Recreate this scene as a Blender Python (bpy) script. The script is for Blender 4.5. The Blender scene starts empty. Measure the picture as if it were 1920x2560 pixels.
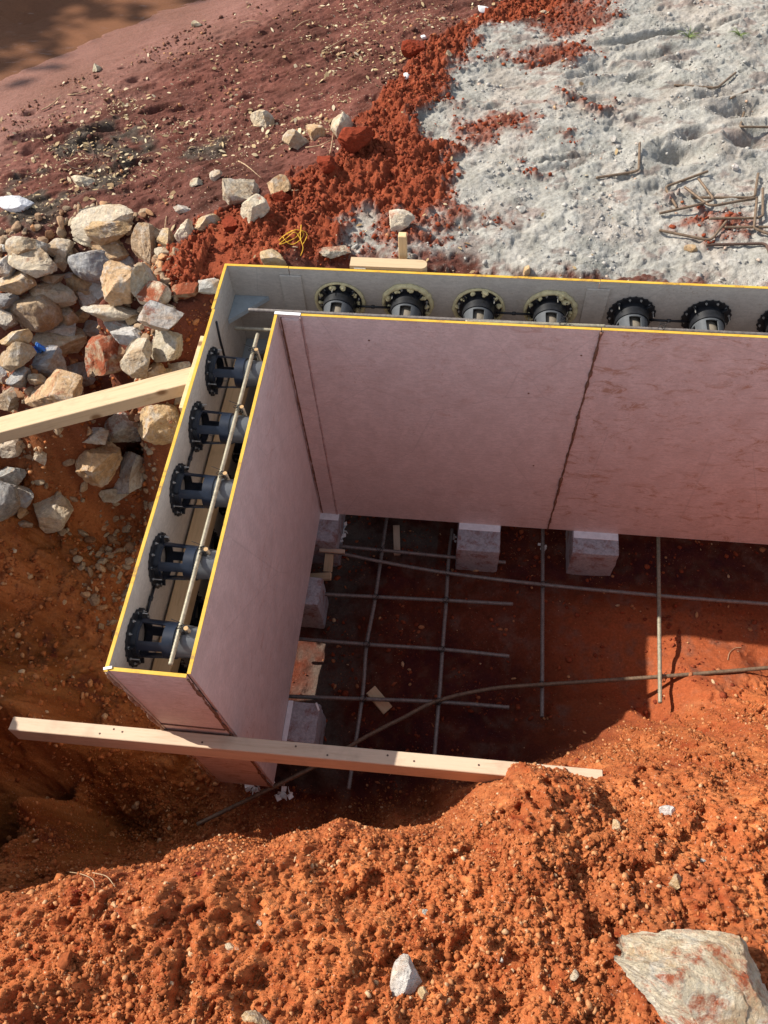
import bpy, math, random
import numpy as np
from mathutils import Matrix, Vector
random.seed(7); rng = np.random.default_rng(7)
sc = bpy.context.scene
# ---------------------------------------------------------------- camera
CX, CY, FP = 829.5, 1106.0, 1712.27           # photo read on a 1659 x 2212 grid
CAMR = np.array([[0.9931832, -0.0705992, 0.0927516], [0.1080815, 0.8557550, -0.5059662], [-0.0436519, 0.5125419, 0.8575519]])
CAMC = np.array([0.640063, -1.848406, 1.9])
cam = bpy.data.cameras.new('camera'); co = bpy.data.objects.new('camera', cam); sc.collection.objects.link(co)
cam.sensor_fit = 'HORIZONTAL'; cam.sensor_width = 36; cam.lens = FP / 1659 * 36; cam.clip_start = 0.02; cam.clip_end = 400
M = Matrix(CAMR.tolist()).to_4x4(); M.translation = Vector(CAMC.tolist()); co.matrix_world = M
sc.camera = co
# ---------------------------------------------------------------- light
SUND = np.array([1.525, -0.401, -1.482]); SUND /= np.linalg.norm(SUND)
elev = math.asin(-SUND[2])
w = bpy.data.worlds.new('World'); sc.world = w; w.use_nodes = True
nt = w.node_tree; bg = nt.nodes['Background']; sky = nt.nodes.new('ShaderNodeTexSky')
sky.sky_type = 'NISHITA'; sky.sun_disc = False; sky.sun_elevation = elev
sky.sun_rotation = math.atan2(-SUND[0], -SUND[1]); sky.air_density = 1.0; sky.dust_density = 0.6; sky.ozone_density = 1.2
hs = nt.nodes.new('ShaderNodeHueSaturation'); hs.inputs['Saturation'].default_value = .50; nt.links.new(sky.outputs[0], hs.inputs['Color'])
nt.links.new(hs.outputs[0], bg.inputs[0]); bg.inputs[1].default_value = 0.138
sl = bpy.data.lights.new('sun', 'SUN'); sl.energy = 5.0; sl.angle = math.radians(0.53); sl.color = (1.0, 0.93, 0.82)
so = bpy.data.objects.new('sun', sl); sc.collection.objects.link(so)
so.rotation_euler = Vector(SUND.tolist()).to_track_quat('-Z', 'Y').to_euler(); so.location = (-5, 2, 6)
sc.view_settings.view_transform = 'Standard'; sc.view_settings.look = 'None'
sc.view_settings.exposure = 0.5; sc.view_settings.gamma = 1.0
# ---------------------------------------------------------------- point helpers
def ray(px, py):
    return CAMR @ np.array([(px - CX) / FP, -(py - CY) / FP, -1.0])
def bp(px, py, z=0.0):
    d = ray(px, py); t = (z - CAMC[2]) / d[2]; return CAMC + t * d
# ---------------------------------------------------------------- numpy noise
def hsh(ix, iy, s, iz=None):
    h = (ix.astype(np.int64) * 374761393 + iy.astype(np.int64) * 668265263 + s * 1442695041) & 0xffffffff
    if iz is not None: h = (h + iz.astype(np.int64) * 2147483647) & 0xffffffff
    h = ((h ^ (h >> 13)) * 1274126177) & 0xffffffff
    h = ((h ^ (h >> 16)) * 2246822519) & 0xffffffff
    return ((h ^ (h >> 15)) & 0xffffff) / float(0xffffff)
def vn(x, y, s=0):
    ix = np.floor(x); iy = np.floor(y); fx = x - ix; fy = y - iy
    fx = fx * fx * fx * (fx * (fx * 6 - 15) + 10); fy = fy * fy * fy * (fy * (fy * 6 - 15) + 10)
    a = hsh(ix, iy, s); b = hsh(ix + 1, iy, s); c = hsh(ix, iy + 1, s); d = hsh(ix + 1, iy + 1, s)
    return (a + (b - a) * fx) * (1 - fy) + (c + (d - c) * fx) * fy - 0.5
def fbm(x, y, sc_, o=4, s=0, g=0.5):
    r = 0; a = 1.0; f = 1.0 / sc_
    for k in range(o):
        r = r + a * vn(x * f + 17.3 * k, y * f - 9.1 * k, s + k); a *= g; f *= 2.03
    return r
def vn3(P, s=0):
    I = np.floor(P); F = P - I; F = F * F * (3 - 2 * F); r = 0
    for a in (0, 1):
        for b in (0, 1):
            for c in (0, 1):
                wt = (F[:, 0] if a else 1 - F[:, 0]) * (F[:, 1] if b else 1 - F[:, 1]) * (F[:, 2] if c else 1 - F[:, 2])
                r = r + wt * hsh(I[:, 0] + a, I[:, 1] + b, s, I[:, 2] + c)
    return r - 0.5
def clods(x, y, cell, s, fill=0.8):
    """rounded lumps: one hemisphere-like bump per jittered cell, height in cells"""
    X = x / cell + .9 * vn(x / cell * 1.7, y / cell * 1.7, s + 7); Y = y / cell + .9 * vn(x / cell * 1.7 + 9, y / cell * 1.7 - 5, s + 8); ix = np.floor(X); iy = np.floor(Y); best = np.zeros_like(X)
    for a in (-1, 0, 1):
        for b in (-1, 0, 1):
            jx = ix + a; jy = iy + b
            px = jx + hsh(jx, jy, s); py = jy + hsh(jx, jy, s + 1); r = 0.25 + 0.55 * hsh(jx, jy, s + 2) ** 1.5
            on = hsh(jx, jy, s + 3) < fill
            d2 = ((X - px) ** 2 + (Y - py) ** 2) / (r * r)
            best = np.maximum(best, np.where(on, r * np.clip(1 - d2, 0, 1) ** .7, 0))
    return best * (.85 + .9 * vn(x / cell * 3.1, y / cell * 3.1, s + 5))
def sstep(a, b, x):
    t = np.clip((x - a) / (b - a), 0, 1); return t * t * (3 - 2 * t)
def polysd(x, y, P):
    """signed distance to polygon, positive inside"""
    P = np.array(P); d = np.full(x.shape, 1e9); ins = np.zeros(x.shape, bool)
    for i in range(len(P)):
        a = P[i - 1]; b = P[i]; e = b - a; wx = x - a[0]; wy = y - a[1]
        t = np.clip((wx * e[0] + wy * e[1]) / (e @ e + 1e-12), 0, 1)
        d = np.minimum(d, (wx - t * e[0]) ** 2 + (wy - t * e[1]) ** 2)
        c = ((a[1] > y) != (b[1] > y))
        with np.errstate(divide='ignore', invalid='ignore'):
            c &= x < (b[0] - a[0]) * (y - a[1]) / (b[1] - a[1] + 1e-15) + a[0]
        ins ^= c
    return np.where(ins, 1, -1) * np.sqrt(d)
def pxpoly(pts, z=-0.1): return [bp(a, b, z)[:2] for a, b in pts]
# ---------------------------------------------------------------- terrain control points
def PZ(L): return [list(bp(a, b, z)) for a, b, z in L]
def lowz(px, py, z):
    for _ in range(30):
        P = bp(px, py, z); z = .5 * z + .5 * min(z, -1.86 - .97 * (P[0] - .04))
    return z
UP = PZ([(1659, 0, -.12), (1300, 0, -.13), (1659, 300, -.1), (1659, 600, -.07), (1300, 590, -.07), (1000, 570, -.06), (1300, 300, -.08),
 (1100, 150, -.11), (1000, 60, -.10), (900, 200, -.07), (800, 330, -.04), (660, 450, -.03), (500, 530, -.04), (430, 590, -.06), (700, 555, -.06),
 (860, 420, -.05), (950, 300, -.08), (0, 200, -.315), (0, 160, -.33), (240, 85, -.32), (480, 8, -.315), (500, 40, -.29), (830, 0, -.24), (300, 300, -.24), (600, 200, -.2),
 (0, 450, -.25), (300, 420, -.19), (150, 400, -.23), (500, 350, -.16), (700, 250, -.15), (-250, 300, -.33), (-250, 500, -.3), (0, 0, -.43), (200, 0, -.38),
 (100, 60, -.39), (-300, 0, -.5), (50, 550, -.22), (200, 480, -.17), (350, 480, -.13), (200, 650, -.13), (50, 700, -.17), (380, 640, -.1),
 (440, 640, -.1), (400, 760, -.2), (300, 800, -.2), (100, 850, -.26), (-150, 800, -.25), (-200, 1100, -.38)]) + \
 [[2.6, .5, -.07], [2.6, 2.5, -.13], [0, 3.5, -.25], [2, 3.8, -.2], [-3, .5, -.35], [1.0, .24, -.06], [2.0, .24, -.06], [0.4, .24, -.06], [0, .24, -.06], [-.2, .25, -.06]]
BANK = PZ([(190, 1400, -1.05),
 (15, 1550, -.60), (80, 1560, -.70), (130, 1640, -.98), (180, 1550, -1.0), (260, 1560, -1.12), (230, 1700, -1.28), (330, 1660, -1.3), (350, 1740, -1.42), (250, 1790, -1.46),
 (150, 1760, -1.25), (120, 1850, -1.42), (330, 1830, -1.38), (0, 1700, -.62), (50, 1780, -.95), (0, 1850, -.75), (60, 1880, -1.2), (430, 1775, -1.5), (420, 1820, -1.34)]) + \
 [[-.30, y, -1.45] for y in (-.45, -.7, -.95, -1.2)] + [[-.30, -.25, -1.42], [-.30, -.08, -.95], [-1.12, -1.2, -.1], [-1.3, -1.3, .18], [-1.45, -1.0, .12], [-1.35, -.80, -.15], [-1.55, -.1, -.30], [-1.25, -.25, -.50], [-1.5, -1.8, .25], [-1.0, -1.62, .05], [-2.6, -1.2, -.35]]
FRONT = PZ([(0, 1960, -.10), (150, 1925, -.06), (300, 1885, -.04), (430, 1852, -.03), (520, 1830, -.05), (480, 1850, -.02),
 (600, 1800, -.22), (650, 1765, -.30), (740, 1757, -.30), (820, 1790, -.28), (880, 1775, -.28), (1000, 1745, -.30), (1060, 1705, -.32), (1100, 1665, -.34),
 (1140, 1658, -.38), (1210, 1668, -.44), (1270, 1680, -.52), (700, 1850, -.05), (900, 1850, -.08), (1100, 1780, -.12), (1280, 1720, -.2),
 (1310, 1625, -1.05), (1340, 1590, -1.2), (1400, 1545, -1.26), (1500, 1500, -1.28), (1659, 1465, -1.32), (1659, 1530, -1.1), (1659, 1610, -.72), (1659, 1700, -.36), (1659, 1800, -.12), (1500, 1600, -.75), (1400, 1640, -.62),
 (1500, 1720, -.24), (1400, 1720, -.22), (1400, 1600, -1.0), (1340, 1660, -.55)]) + \
 [[.64, -1.85, .12], [.64, -2.1, .18], [1.3, -2.0, .1], [0, -2.05, .03], [-.7, -2.1, .05], [.64, -3, .2], [2.4, -2.2, .1], [2.6, -1.5, .0], [2.6, -.9, -.7], [-1, -3, .1], [2.5, -3.5, .1],
  [1.0, -1.70, .06], [.3, -1.78, .08], [1.3, -1.68, .06], [1.7, -1.7, .06],
  [.12, -1.44, -1.44], [.35, -1.4, -1.44], [.6, -1.28, -1.42], [.8, -1.12, -1.4], [.95, -1.06, -1.36], [.10, -1.57, -.4], [.28, -1.52, -.5], [.5, -1.46, -.6], [.7, -1.36, -.6], [.82, -1.24, -.7]]
FLOOR = [[x, y, -1.48] for x in (.3, .7, 1.1, 1.5, 2.0) for y in (.15, -.2, -.5, -.8)] + [[x, y, -1.48] for x in (.3, .6) for y in (-1.0,)] + \
 [[-.12, y, -1.5] for y in (-.1, -1.2)] + [[x, y, -1.57] for x in (-.12, .05) for y in (-.4, -.6, -.8)] + [[2.6, .15, -1.45], [2.6, -.3, -1.45], [.15, -1.1, -1.5], [.0, -1.35, -1.5]]
def rbf(P, c=0.03, sm=0.004):
    P = np.array(P, float)
    D = np.hypot(P[:, None, 0] - P[None, :, 0], P[:, None, 1] - P[None, :, 1])
    A = np.sqrt(D * D + c * c) - sm * 0 ; n = len(P)
    K = np.zeros((n + 1, n + 1)); K[:n, :n] = -A - 0.0 * np.eye(n) + 0.01 * np.eye(n); K[:n, n] = 1; K[n, :n] = 1
    b = np.zeros(n + 1); b[:n] = P[:, 2]; W = np.linalg.solve(K, b)
    def f(x, y):
        r = np.full(x.shape, W[n])
        for i in range(n):
            r = r - W[i] * np.sqrt((x - P[i, 0]) ** 2 + (y - P[i, 1]) ** 2 + c * c)
        return r
    return f
LOWP = [(q_[0], q_[1], lowz(q_[0], q_[1], q_[2])) for q_ in [(200, 930, -.32), (330, 950, -.34), (0, 950, -.32), (0, 1050, -.36), (130, 1140, -.45), (250, 1100, -.46), (330, 1060, -.45), (0, 1250, -.58), (100, 1250, -.6), (200, 1240, -.7), (270, 1200, -.75), (0, 1400, -.64), (100, 1400, -.72), (-120, 960, -.4), (-120, 1080, -.4)]]
UP = [q for q in UP if q[1] > -.95 or q[1] < -2] + PZ(LOWP[:7]); BANK = BANK + PZ(LOWP[7:])
fA = rbf(UP + BANK + FRONT[:14] + [[-2.2, 2.8, -.6]]); fB = rbf(FLOOR + FRONT + BANK)
# zones
SANDP = pxpoly([(1240, -60), (1215, 10), (1180, 55), (1060, 52), (1000, 105), (962, 160), (940, 212), (885, 285), (905, 305), (1000, 335), (965, 385), (955, 440),
 (985, 470), (940, 495), (880, 498), (760, 495), (745, 520), (770, 560), (860, 590), (1659, 640), (2400, 660), (2400, -60)])
REDP = pxpoly([(1100, -40), (1040, 20), (960, 70), (880, 140), (820, 210), (770, 290), (720, 350), (640, 400), (590, 440), (500, 475), (420, 500), (350, 545), (300, 600), (330, 650), (450, 640), (600, 600),
 (760, 570), (1000, 560), (1000, 300), (1050, 60), (1250, 20), (1240, -60)])
ISL = [pxpoly(q) for q in ([(1165, 75), (1205, 90), (1260, 70), (1330, 20), (1320, -20), (1220, -20), (1180, 30)], [(1050, 118), (1150, 112), (1260, 85), (1300, 115), (1235, 138), (1100, 128)],
 [(980, 285), (1040, 255), (1145, 262), (1140, 280), (1080, 305), (1000, 315)], [(1190, 218), (1240, 213), (1330, 228), (1300, 238), (1220, 232)],
 [(1650, 500), (1430, 440), (1500, 480), (1440, 500), (1560, 530), (1659, 540)], [(900, 480), (1020, 470), (1060, 500), (1000, 520), (900, 515)], [(1150, 375), (1205, 372), (1190, 388)], [(1200, 300), (1230, 298), (1220, 312)], [(850, 500), (1000, 540), (900, 575), (820, 560)])]
MULCH = pxpoly([(0, 270), (100, 235), (230, 180), (330, 160), (400, 170), (300, 230), (340, 270), (450, 255), (520, 270), (400, 320), (330, 345), (230, 385), (160, 385), (100, 440), (0, 470), (-60, 400)])
def zones(x, y, z=None):
    wx = x + 0.09 * fbm(x, y, .12, 5, 40, .62); wy = y + 0.09 * fbm(x, y, .12, 5, 60, .62)
    sand = sstep(-.03, .05, polysd(wx, wy, SANDP) + .05 * fbm(x, y, .03, 4, 12, .7))
    isl = 0
    for q in ISL: isl = np.maximum(isl, sstep(-.05, .06, polysd(wx, wy, q) + .06 * fbm(x, y, .03, 4, 11, .7)))
    sand = sand * (1 - .93 * isl)
    patchy = sstep(.36, .52, fbm(x, y * 1.8, .16, 5, 90, .68)) * .4
    sand = sand * (1 - patchy)
    red = np.maximum(sstep(-.03, .04, polysd(wx, wy, REDP)) * (1 - sand), isl * .6)
    mul = sstep(-.05, .06, polysd(wx, wy, MULCH)) * sstep(-.2, .2, fbm(x, y, .10, 4, 21))
    up = (y > .2) | (x < -.232) & (y > -1.2)
    front = sstep(-1.0, -1.25, y + .25 * np.clip(-(x - .9), 0, .6) - .55 * np.clip(x - 1.0, 0, 1.2) + .05 * fbm(x, y, .2, 3, 5))
    return sand, red, mul, up, front
DENTS = [(pxx, pyy, a, b, dp) for pxx, pyy, a, b, dp in [(232, 262, .085, .03, .03), (95, 268, .11, .035, .028), (160, 252, .08, .02, .02), (190, 292, .05, .02, .02), (340, 228, .05, .02, .018), (280, 147, .035, .018, .016),
 (50, 215, .03, .014, .014), (153, 172, .022, .012, .014), (52, 306, .03, .025, .016), (50, 350, .05, .014, .015), (40, 362, .06, .016, .02), (560, 207, .10, .012, .012), (610, 175, .05, .012, .012), (305, 352, .05, .015, .016), (435, 340, .08, .012, .012),
 (385, 232, .03, .016, .012), (570, 52, .02, .01, .012), (300, 105, .02, .012, .012), (255, 118, .018, .01, .01), (780, 118, .03, .02, .018), (720, 135, .05, .02, .014), (680, 55, .04, .015, .01)]]
DENTW = [(*bp(a, b, -.22)[:2], c, d, e) for a, b, c, d, e in DENTS]
PRINTS = [(1185, 132, .10, .02, .018), (1400, 75, .2, .02, .02), (1480, 60, .25, .02, .02), (1560, 40, .2, .02, .02), (1430, 110, .12, .03, .02), (1300, 140, .1, .05, .02), (1270, 215, .1, .02, .015), (1480, 140, .05, .06, .02), (1460, 340, .10, .06, .035), (1500, 300, .07, .03, .025),
 (1600, 235, .1, .05, .03), (1620, 310, .08, .04, .03), (1200, 380, .12, .02, .012), (1230, 350, .15, .015, .012), (1350, 260, .09, .02, .012), (1540, 210, .1, .02, .012), (1250, 165, .06, .02, .015), (1380, 155, .08, .02, .015), (1070, 240, .05, .02, .01), (1420, 420, .1, .03, .012)]
PRW = [(*bp(a, b, -.1)[:2], c, d, e) for a, b, c, d, e in PRINTS]
def height(x, y, det=True):
    x = np.asarray(x, float); y = np.asarray(y, float)
    lo = 1.0
    qx = x + .05 * fbm(x, y, .16, 3, 3); qy = y + .05 * fbm(x, y, .16, 3, 8)
    nearw = np.exp(-((x + .23) / .12) ** 2 * (x < -.1)) * (x < -.1)
    A = fA(x + (qx - x) * .6, y + (qy - y) * .6)
    B = fB(qx, qy)
    topm = sstep(.2215, .2262, y); lfm = sstep(-.232, -.275, x) * sstep(-1.27, -1.15, y)
    m = np.maximum(topm, lfm)
    m = np.maximum(m, sstep(-.26, -.6, x) * sstep(-1.7, -1.4, y))
    z = A * m + B * (1 - m)
    # keep the trench floor clear of the formwork
    inner = sstep(-.31, -.27, x) * sstep(.215, .205, y) * sstep(-1.30, -1.22, y) * sstep(.12, .02, np.minimum(x, y * -1)) 
    z = np.where((x > -.232) & (x < .12) & (y < .2225) & (y > -1.2), np.minimum(z, -1.46), z)
    z = np.where((x > -.232) & (y < .2225) & (y > -.12), np.minimum(z, -1.46), z)
    r = np.hypot(x - .3, y)
    far = sstep(3.2, 6.5, r)
    tgt = np.where((x < -.5) & (y > 1.2), -.75, -.2) + .3 * fbm(x, y, 4.0, 3, 70)
    z = z * (1 - far) + tgt * far
    if not det: return z
    sand, red, mul, up, front = zones(x, y)
    upf = up.astype(float)
    gnear = 1 - far
    # fine relief per kind of ground
    big = fbm(x, y, .30, 4, 31)
    mud = upf * (1 - sand) * (1 - red)
    wet = sstep(-.26, -.31, z) * upf
    rid = 1 - np.abs(fbm(x, y * 1.0 + x * .35, .10, 4, 33)) * 2
    z = z + mud * (1 - .85 * wet) * gnear * (.024 * fbm(x * .6 + y * .2, y * 1.6 - x * .7, .09, 5, 35, .58) + .007 * clods(x, y, .02, 300, .25))
    z = z + upf * red * gnear * (.05 * big + .030 * fbm(x, y, .06, 4, 311, .6) + .040 * np.abs(fbm(x, y, .045, 5, 310, .62)) + .020 * np.abs(fbm(x, y, .019, 4, 320, .65)) + .010 * clods(x, y, .012, 330, .4))
    tx = x * .8 + y * .6; ty = -x * .6 + y * .8
    z = z + upf * sand * gnear * (.035 * fbm(x, y, .30, 3, 51) + .016 * fbm(tx * .6, ty * 1.3, .12, 5, 53, .62) - .008 * sstep(.22, .34, fbm(x, y * 1.6, .09, 3, 57)) + .0045 * fbm(x, y, .014, 3, 55) + .009 * clods(x, y, .018, 340, .10))
    lowb = (1 - upf) * (1 - front) * gnear
    z = z + lowb * (.03 * fbm(x, y, .2, 4, 61) + .008 * clods(x, y, .03, 350, .3))
    bank = sstep(-.26, -.34, x) * sstep(-.2, -.35, y) * sstep(-1.75, -1.6, y)
    z = z + bank * (.06 * fbm(x * 1.3, y * .7, .13, 5, 63, .6) + .012 * clods(x, y, .035, 360, .3) + .020 * fbm(x, y, .03, 4, 65, .65))
    z = z + (1 - upf) * front * (.09 * fbm(x, y, .26, 3, 71) + .016 * fbm(x, y, .05, 4, 75, .62) - .030 * sstep(.16, .34, fbm(x, y, .10, 4, 77)) + .038 * np.abs(fbm(x, y, .050, 5, 370, .62)) + .020 * np.abs(fbm(x, y, .019, 4, 380, .65)) + .010 * fbm(x, y, .009, 3, 391, .7))
    for (a, b, ra, rb, dp) in DENTW + PRW:
        u = (x - a) * .95 + (y - b) * .31; v = -(x - a) * .31 + (y - b) * .95
        q = (u / ra) ** 2 + (v / rb) ** 2
        z = z - 1.5 * dp * np.exp(-np.maximum(q - .3, 0) * 1.6) * np.where(q < 6, 1, 0) + dp * .35 * np.exp(-((np.sqrt(q) - 1.7) / .5) ** 2) * np.where(q < 12, 1, 0)
    # do not bury the wall's top edge
    z = np.where((y > .2225) & (y < .34) & (x > -.26), np.minimum(z, -.045 + .25 * (y - .22)), z)
    z = np.where((x < -.232) & (x > -.33) & (y > -1.25), np.minimum(z, -.05), z)
    return z
def hit(px, py, lift=0.0):
    d = ray(px, py); t0, t1 = 1.2, 5.5
    for n in (420, 40):
        t = np.linspace(t0, t1, n); P = CAMC[None] + t[:, None] * d[None]
        h = height(P[:, 0], P[:, 1]) + lift
        i = int(np.argmax(P[:, 2] < h))
        if i == 0: return bp(px, py, -.1) if n > 100 else P[0]
        t0, t1 = t[i - 1], t[i]
    return P[i]
def mpp(P):   # metres per photo-grid pixel at P
    return -((CAMR.T @ (np.array(P) - CAMC))[2]) / FP
# ---------------------------------------------------------------- object helpers
def tag(o, label=None, cat=None, group=None, kind=None):
    if label: o['label'] = label
    if cat: o['category'] = cat
    if group: o['group'] = group
    if kind: o['kind'] = kind
    return o
def empty(name, loc=(0, 0, 0), **k):
    o = bpy.data.objects.new(name, None); sc.collection.objects.link(o); o.location = loc; o.empty_display_size = .05
    return tag(o, **k)
def mesh(name, V, F, mat, parent=None, smooth=False, **k):
    me = bpy.data.meshes.new(name)
    V = np.asarray(V, float)
    if isinstance(F, np.ndarray):
        n = F.shape[1]; me.vertices.add(len(V)); me.vertices.foreach_set('co', V.ravel())
        me.loops.add(F.size); me.loops.foreach_set('vertex_index', F.ravel().astype(np.int32))
        me.polygons.add(len(F)); me.polygons.foreach_set('loop_start', np.arange(0, F.size, n, dtype=np.int32))
        me.update(calc_edges=True); me.validate()
    else:
        me.from_pydata(V.tolist(), [], F); me.update()
    if smooth: me.polygons.foreach_set('use_smooth', np.ones(len(me.polygons), bool))
    me.materials.append(mat)
    o = bpy.data.objects.new(name, me); sc.collection.objects.link(o)
    if parent: o.parent = parent; o.matrix_parent_inverse = Matrix.Translation(-Vector(parent.location)) if parent.rotation_euler.to_quaternion().angle < 1e-6 else parent.matrix_basis.inverted()
    return tag(o, **k)
class MB:
    def __init__(s): s.V = []; s.F = []
    def add(s, V, F):
        b = len(s.V); s.V += [tuple(v) for v in V]; s.F += [tuple(i + b for i in f) for f in F]
    def box(s, a, b, bev=0.0):
        (x0, y0, z0), (x1, y1, z1) = a, b
        c = ((x0 + x1) / 2, (y0 + y1) / 2, (z0 + z1) / 2); s.obox(c, (1, 0, 0), (0, 1, 0), (x1 - x0, y1 - y0, z1 - z0), bev); return s
    def obox(s, c, ux, uy, size, bev=0.0):
        """box with axes ux, uy, chamfered edges"""
        c = np.array(c, float); ux = np.array(ux, float); ux /= np.linalg.norm(ux); uy = np.array(uy, float); uy -= ux * (ux @ uy); uy /= np.linalg.norm(uy); uz = np.cross(ux, uy)
        h = np.array(size) / 2.0; b = bev; V = []; idx = {}
        for sx in (-1, 1):
            for sy in (-1, 1):
                for sz in (-1, 1):
                    for ax in range(3):
                        e = [h[0] - b, h[1] - b, h[2] - b]; e[ax] = h[ax]
                        idx[(sx, sy, sz, ax)] = len(V); V.append(c + ux * sx * e[0] + uy * sy * e[1] + uz * sz * e[2])
        F = []
        for ax in range(3):
            o1, o2 = [(1, 2), (2, 0), (0, 1)][ax]
            for sg in (-1, 1):
                q = []
                for (p, r) in ((-1, -1), (1, -1), (1, 1), (-1, 1)):
                    k = [0, 0, 0]; k[ax] = sg; k[o1] = p; k[o2] = r; q.append(idx[(k[0], k[1], k[2], ax)])
                F.append(q if sg > 0 else q[::-1])
        for ax in range(3):                                   # edge chamfers along ax
            o1, o2 = [(1, 2), (2, 0), (0, 1)][ax]
            for p in (-1, 1):
                for r in (-1, 1):
                    k0 = [0, 0, 0]; k0[ax] = -1; k0[o1] = p; k0[o2] = r; k1 = list(k0); k1[ax] = 1
                    q = [idx[(*k0, o1)], idx[(*k1, o1)], idx[(*k1, o2)], idx[(*k0, o2)]]
                    F.append(q[::-1] if p * r > 0 else q)
        for sx in (-1, 1):
            for sy in (-1, 1):
                for sz in (-1, 1):
                    q = [idx[(sx, sy, sz, a)] for a in range(3)]
                    F.append(q if sx * sy * sz > 0 else q[::-1])
        s.add(V, F); return s
    def tube(s, pts, r, n=8, cap=True):
        pts = np.array(pts, float); m = len(pts); r = np.broadcast_to(np.asarray(r, float), (m,))
        T = np.gradient(pts, axis=0); T /= np.linalg.norm(T, axis=1)[:, None] + 1e-12
        u = np.cross(T[0], [0, 0, 1.0]); 
        if np.linalg.norm(u) < .1: u = np.cross(T[0], [1.0, 0, 0])
        V = []; b = len(s.V)
        for i in range(m):
            u = u - T[i] * (u @ T[i]); u /= np.linalg.norm(u); v = np.cross(T[i], u)
            for k in range(n):
                a = 2 * math.pi * k / n; V.append(tuple(pts[i] + r[i] * (math.cos(a) * u + math.sin(a) * v)))
        F = [(i * n + k, i * n + (k + 1) % n, (i + 1) * n + (k + 1) % n, (i + 1) * n + k) for i in range(m - 1) for k in range(n)]
        if cap: F += [tuple(range(n))[::-1], tuple((m - 1) * n + k for k in range(n))]
        s.add(V, F); return s
    def build(s, name, mat, parent=None, smooth=False, **k): return mesh(name, s.V, s.F, mat, parent, smooth, **k)
def smooth_by_angle(o, ang=35):
    import bmesh
    bm = bmesh.new(); bm.from_mesh(o.data); a = math.radians(ang)
    for f in bm.faces: f.smooth = True
    for e in bm.edges:
        if len(e.link_faces) == 2 and e.calc_face_angle(0) > a: e.smooth = False
    bm.to_mesh(o.data); bm.free(); return o
def polyline(P, step=.01):
    """resample a polyline with slightly rounded corners (Catmull-Rom)"""
    P = np.array(P, float); out = []
    if len(P) == 2:
        n = max(2, int(np.linalg.norm(P[1] - P[0]) / step)); t = np.linspace(0, 1, n)[:, None]; return P[0] * (1 - t) + P[1] * t
    Q = np.vstack([2 * P[0] - P[1], P, 2 * P[-1] - P[-2]])
    for i in range(1, len(Q) - 2):
        n = max(2, int(np.linalg.norm(Q[i + 1] - Q[i]) / step))
        for t in np.linspace(0, 1, n, endpoint=False):
            out.append(.5 * ((2 * Q[i]) + (-Q[i - 1] + Q[i + 1]) * t + (2 * Q[i - 1] - 5 * Q[i] + 4 * Q[i + 1] - Q[i + 2]) * t * t + (-Q[i - 1] + 3 * Q[i] - 3 * Q[i + 1] + Q[i + 2]) * t ** 3))
    out.append(P[-1]); return np.array(out)
def bend(P, r=.02):
    """polyline with small-radius bends"""
    P = [np.array(p, float) for p in P]; out = [P[0]]
    for i in range(1, len(P) - 1):
        a = P[i - 1] - P[i]; b = P[i + 1] - P[i]; ra = min(r, np.linalg.norm(a) * .45, np.linalg.norm(b) * .45)
        A = P[i] + a / np.linalg.norm(a) * ra; B = P[i] + b / np.linalg.norm(b) * ra
        for t in np.linspace(0, 1, 6): out.append((1 - t) ** 2 * A + 2 * t * (1 - t) * P[i] + t * t * B)
    out.append(P[-1]); return np.array(out)
def rebar(P, r, label, group=None, mat=None, curve=False, step=.0045, name='rebar', cat='rebar'):
    P = polyline(P, step) if curve else np.vstack([polyline([P[i], P[i + 1]], step)[(1 if i else 0):] for i in range(len(P) - 1)])
    rr = np.full(len(P), r * .94); rr[::2] = r * 1.10; rr[0] = rr[-1] = r * .94
    o = MB().tube(P, rr, 9).build(name, mat or REBAR, None, True, label=label, cat=cat, group=group)
    return o
# ---------------------------------------------------------------- materials
def nodemat(name, base=(.5, .5, .5), rough=.8, spec=.3, metal=0.0):
    m = bpy.data.materials.new(name); m.use_nodes = True; b = m.node_tree.nodes['Principled BSDF']
    b.inputs['Base Color'].default_value = (*base, 1); b.inputs['Roughness'].default_value = rough
    b.inputs['Specular IOR Level'].default_value = spec; b.inputs['Metallic'].default_value = metal
    return m, m.node_tree, b
def N(nt, t, **k):
    n = nt.nodes.new('ShaderNode' + t)
    for a, v in k.items():
        if a.startswith('i_'): n.inputs[a[2:].replace('_', ' ')].default_value = v
        else: setattr(n, a, v)
    return n
def noise(nt, vec, scale, detail=4, rough=.6, dist=0.0):
    n = N(nt, 'TexNoise'); n.inputs['Scale'].default_value = scale; n.inputs['Detail'].default_value = detail; n.inputs['Roughness'].default_value = rough; n.inputs['Distortion'].default_value = dist
    if vec is not None: nt.links.new(vec, n.inputs['Vector'])
    return n.outputs['Fac']
def ramp(nt, fac, stops, interp='LINEAR'):
    r = N(nt, 'ValToRGB'); r.color_ramp.interpolation = interp; e = r.color_ramp.elements
    while len(e) < len(stops): e.new(.5)
    for i, (p, c) in enumerate(stops): e[i].position = p; e[i].color = (*c, 1) if len(c) == 3 else c
    nt.links.new(fac, r.inputs[0]); return r.outputs[0]
def mix(nt, fac, a, b, mode='MIX'):
    m = N(nt, 'Mix', data_type='RGBA', blend_type=mode)
    for s, v in ((0, fac), (6, a), (7, b)):
        if isinstance(v, (int, float)): m.inputs[s].default_value = v
        elif isinstance(v, tuple): m.inputs[s].default_value = (*v, 1)
        else: nt.links.new(v, m.inputs[s])
    return m.outputs[2]
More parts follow.
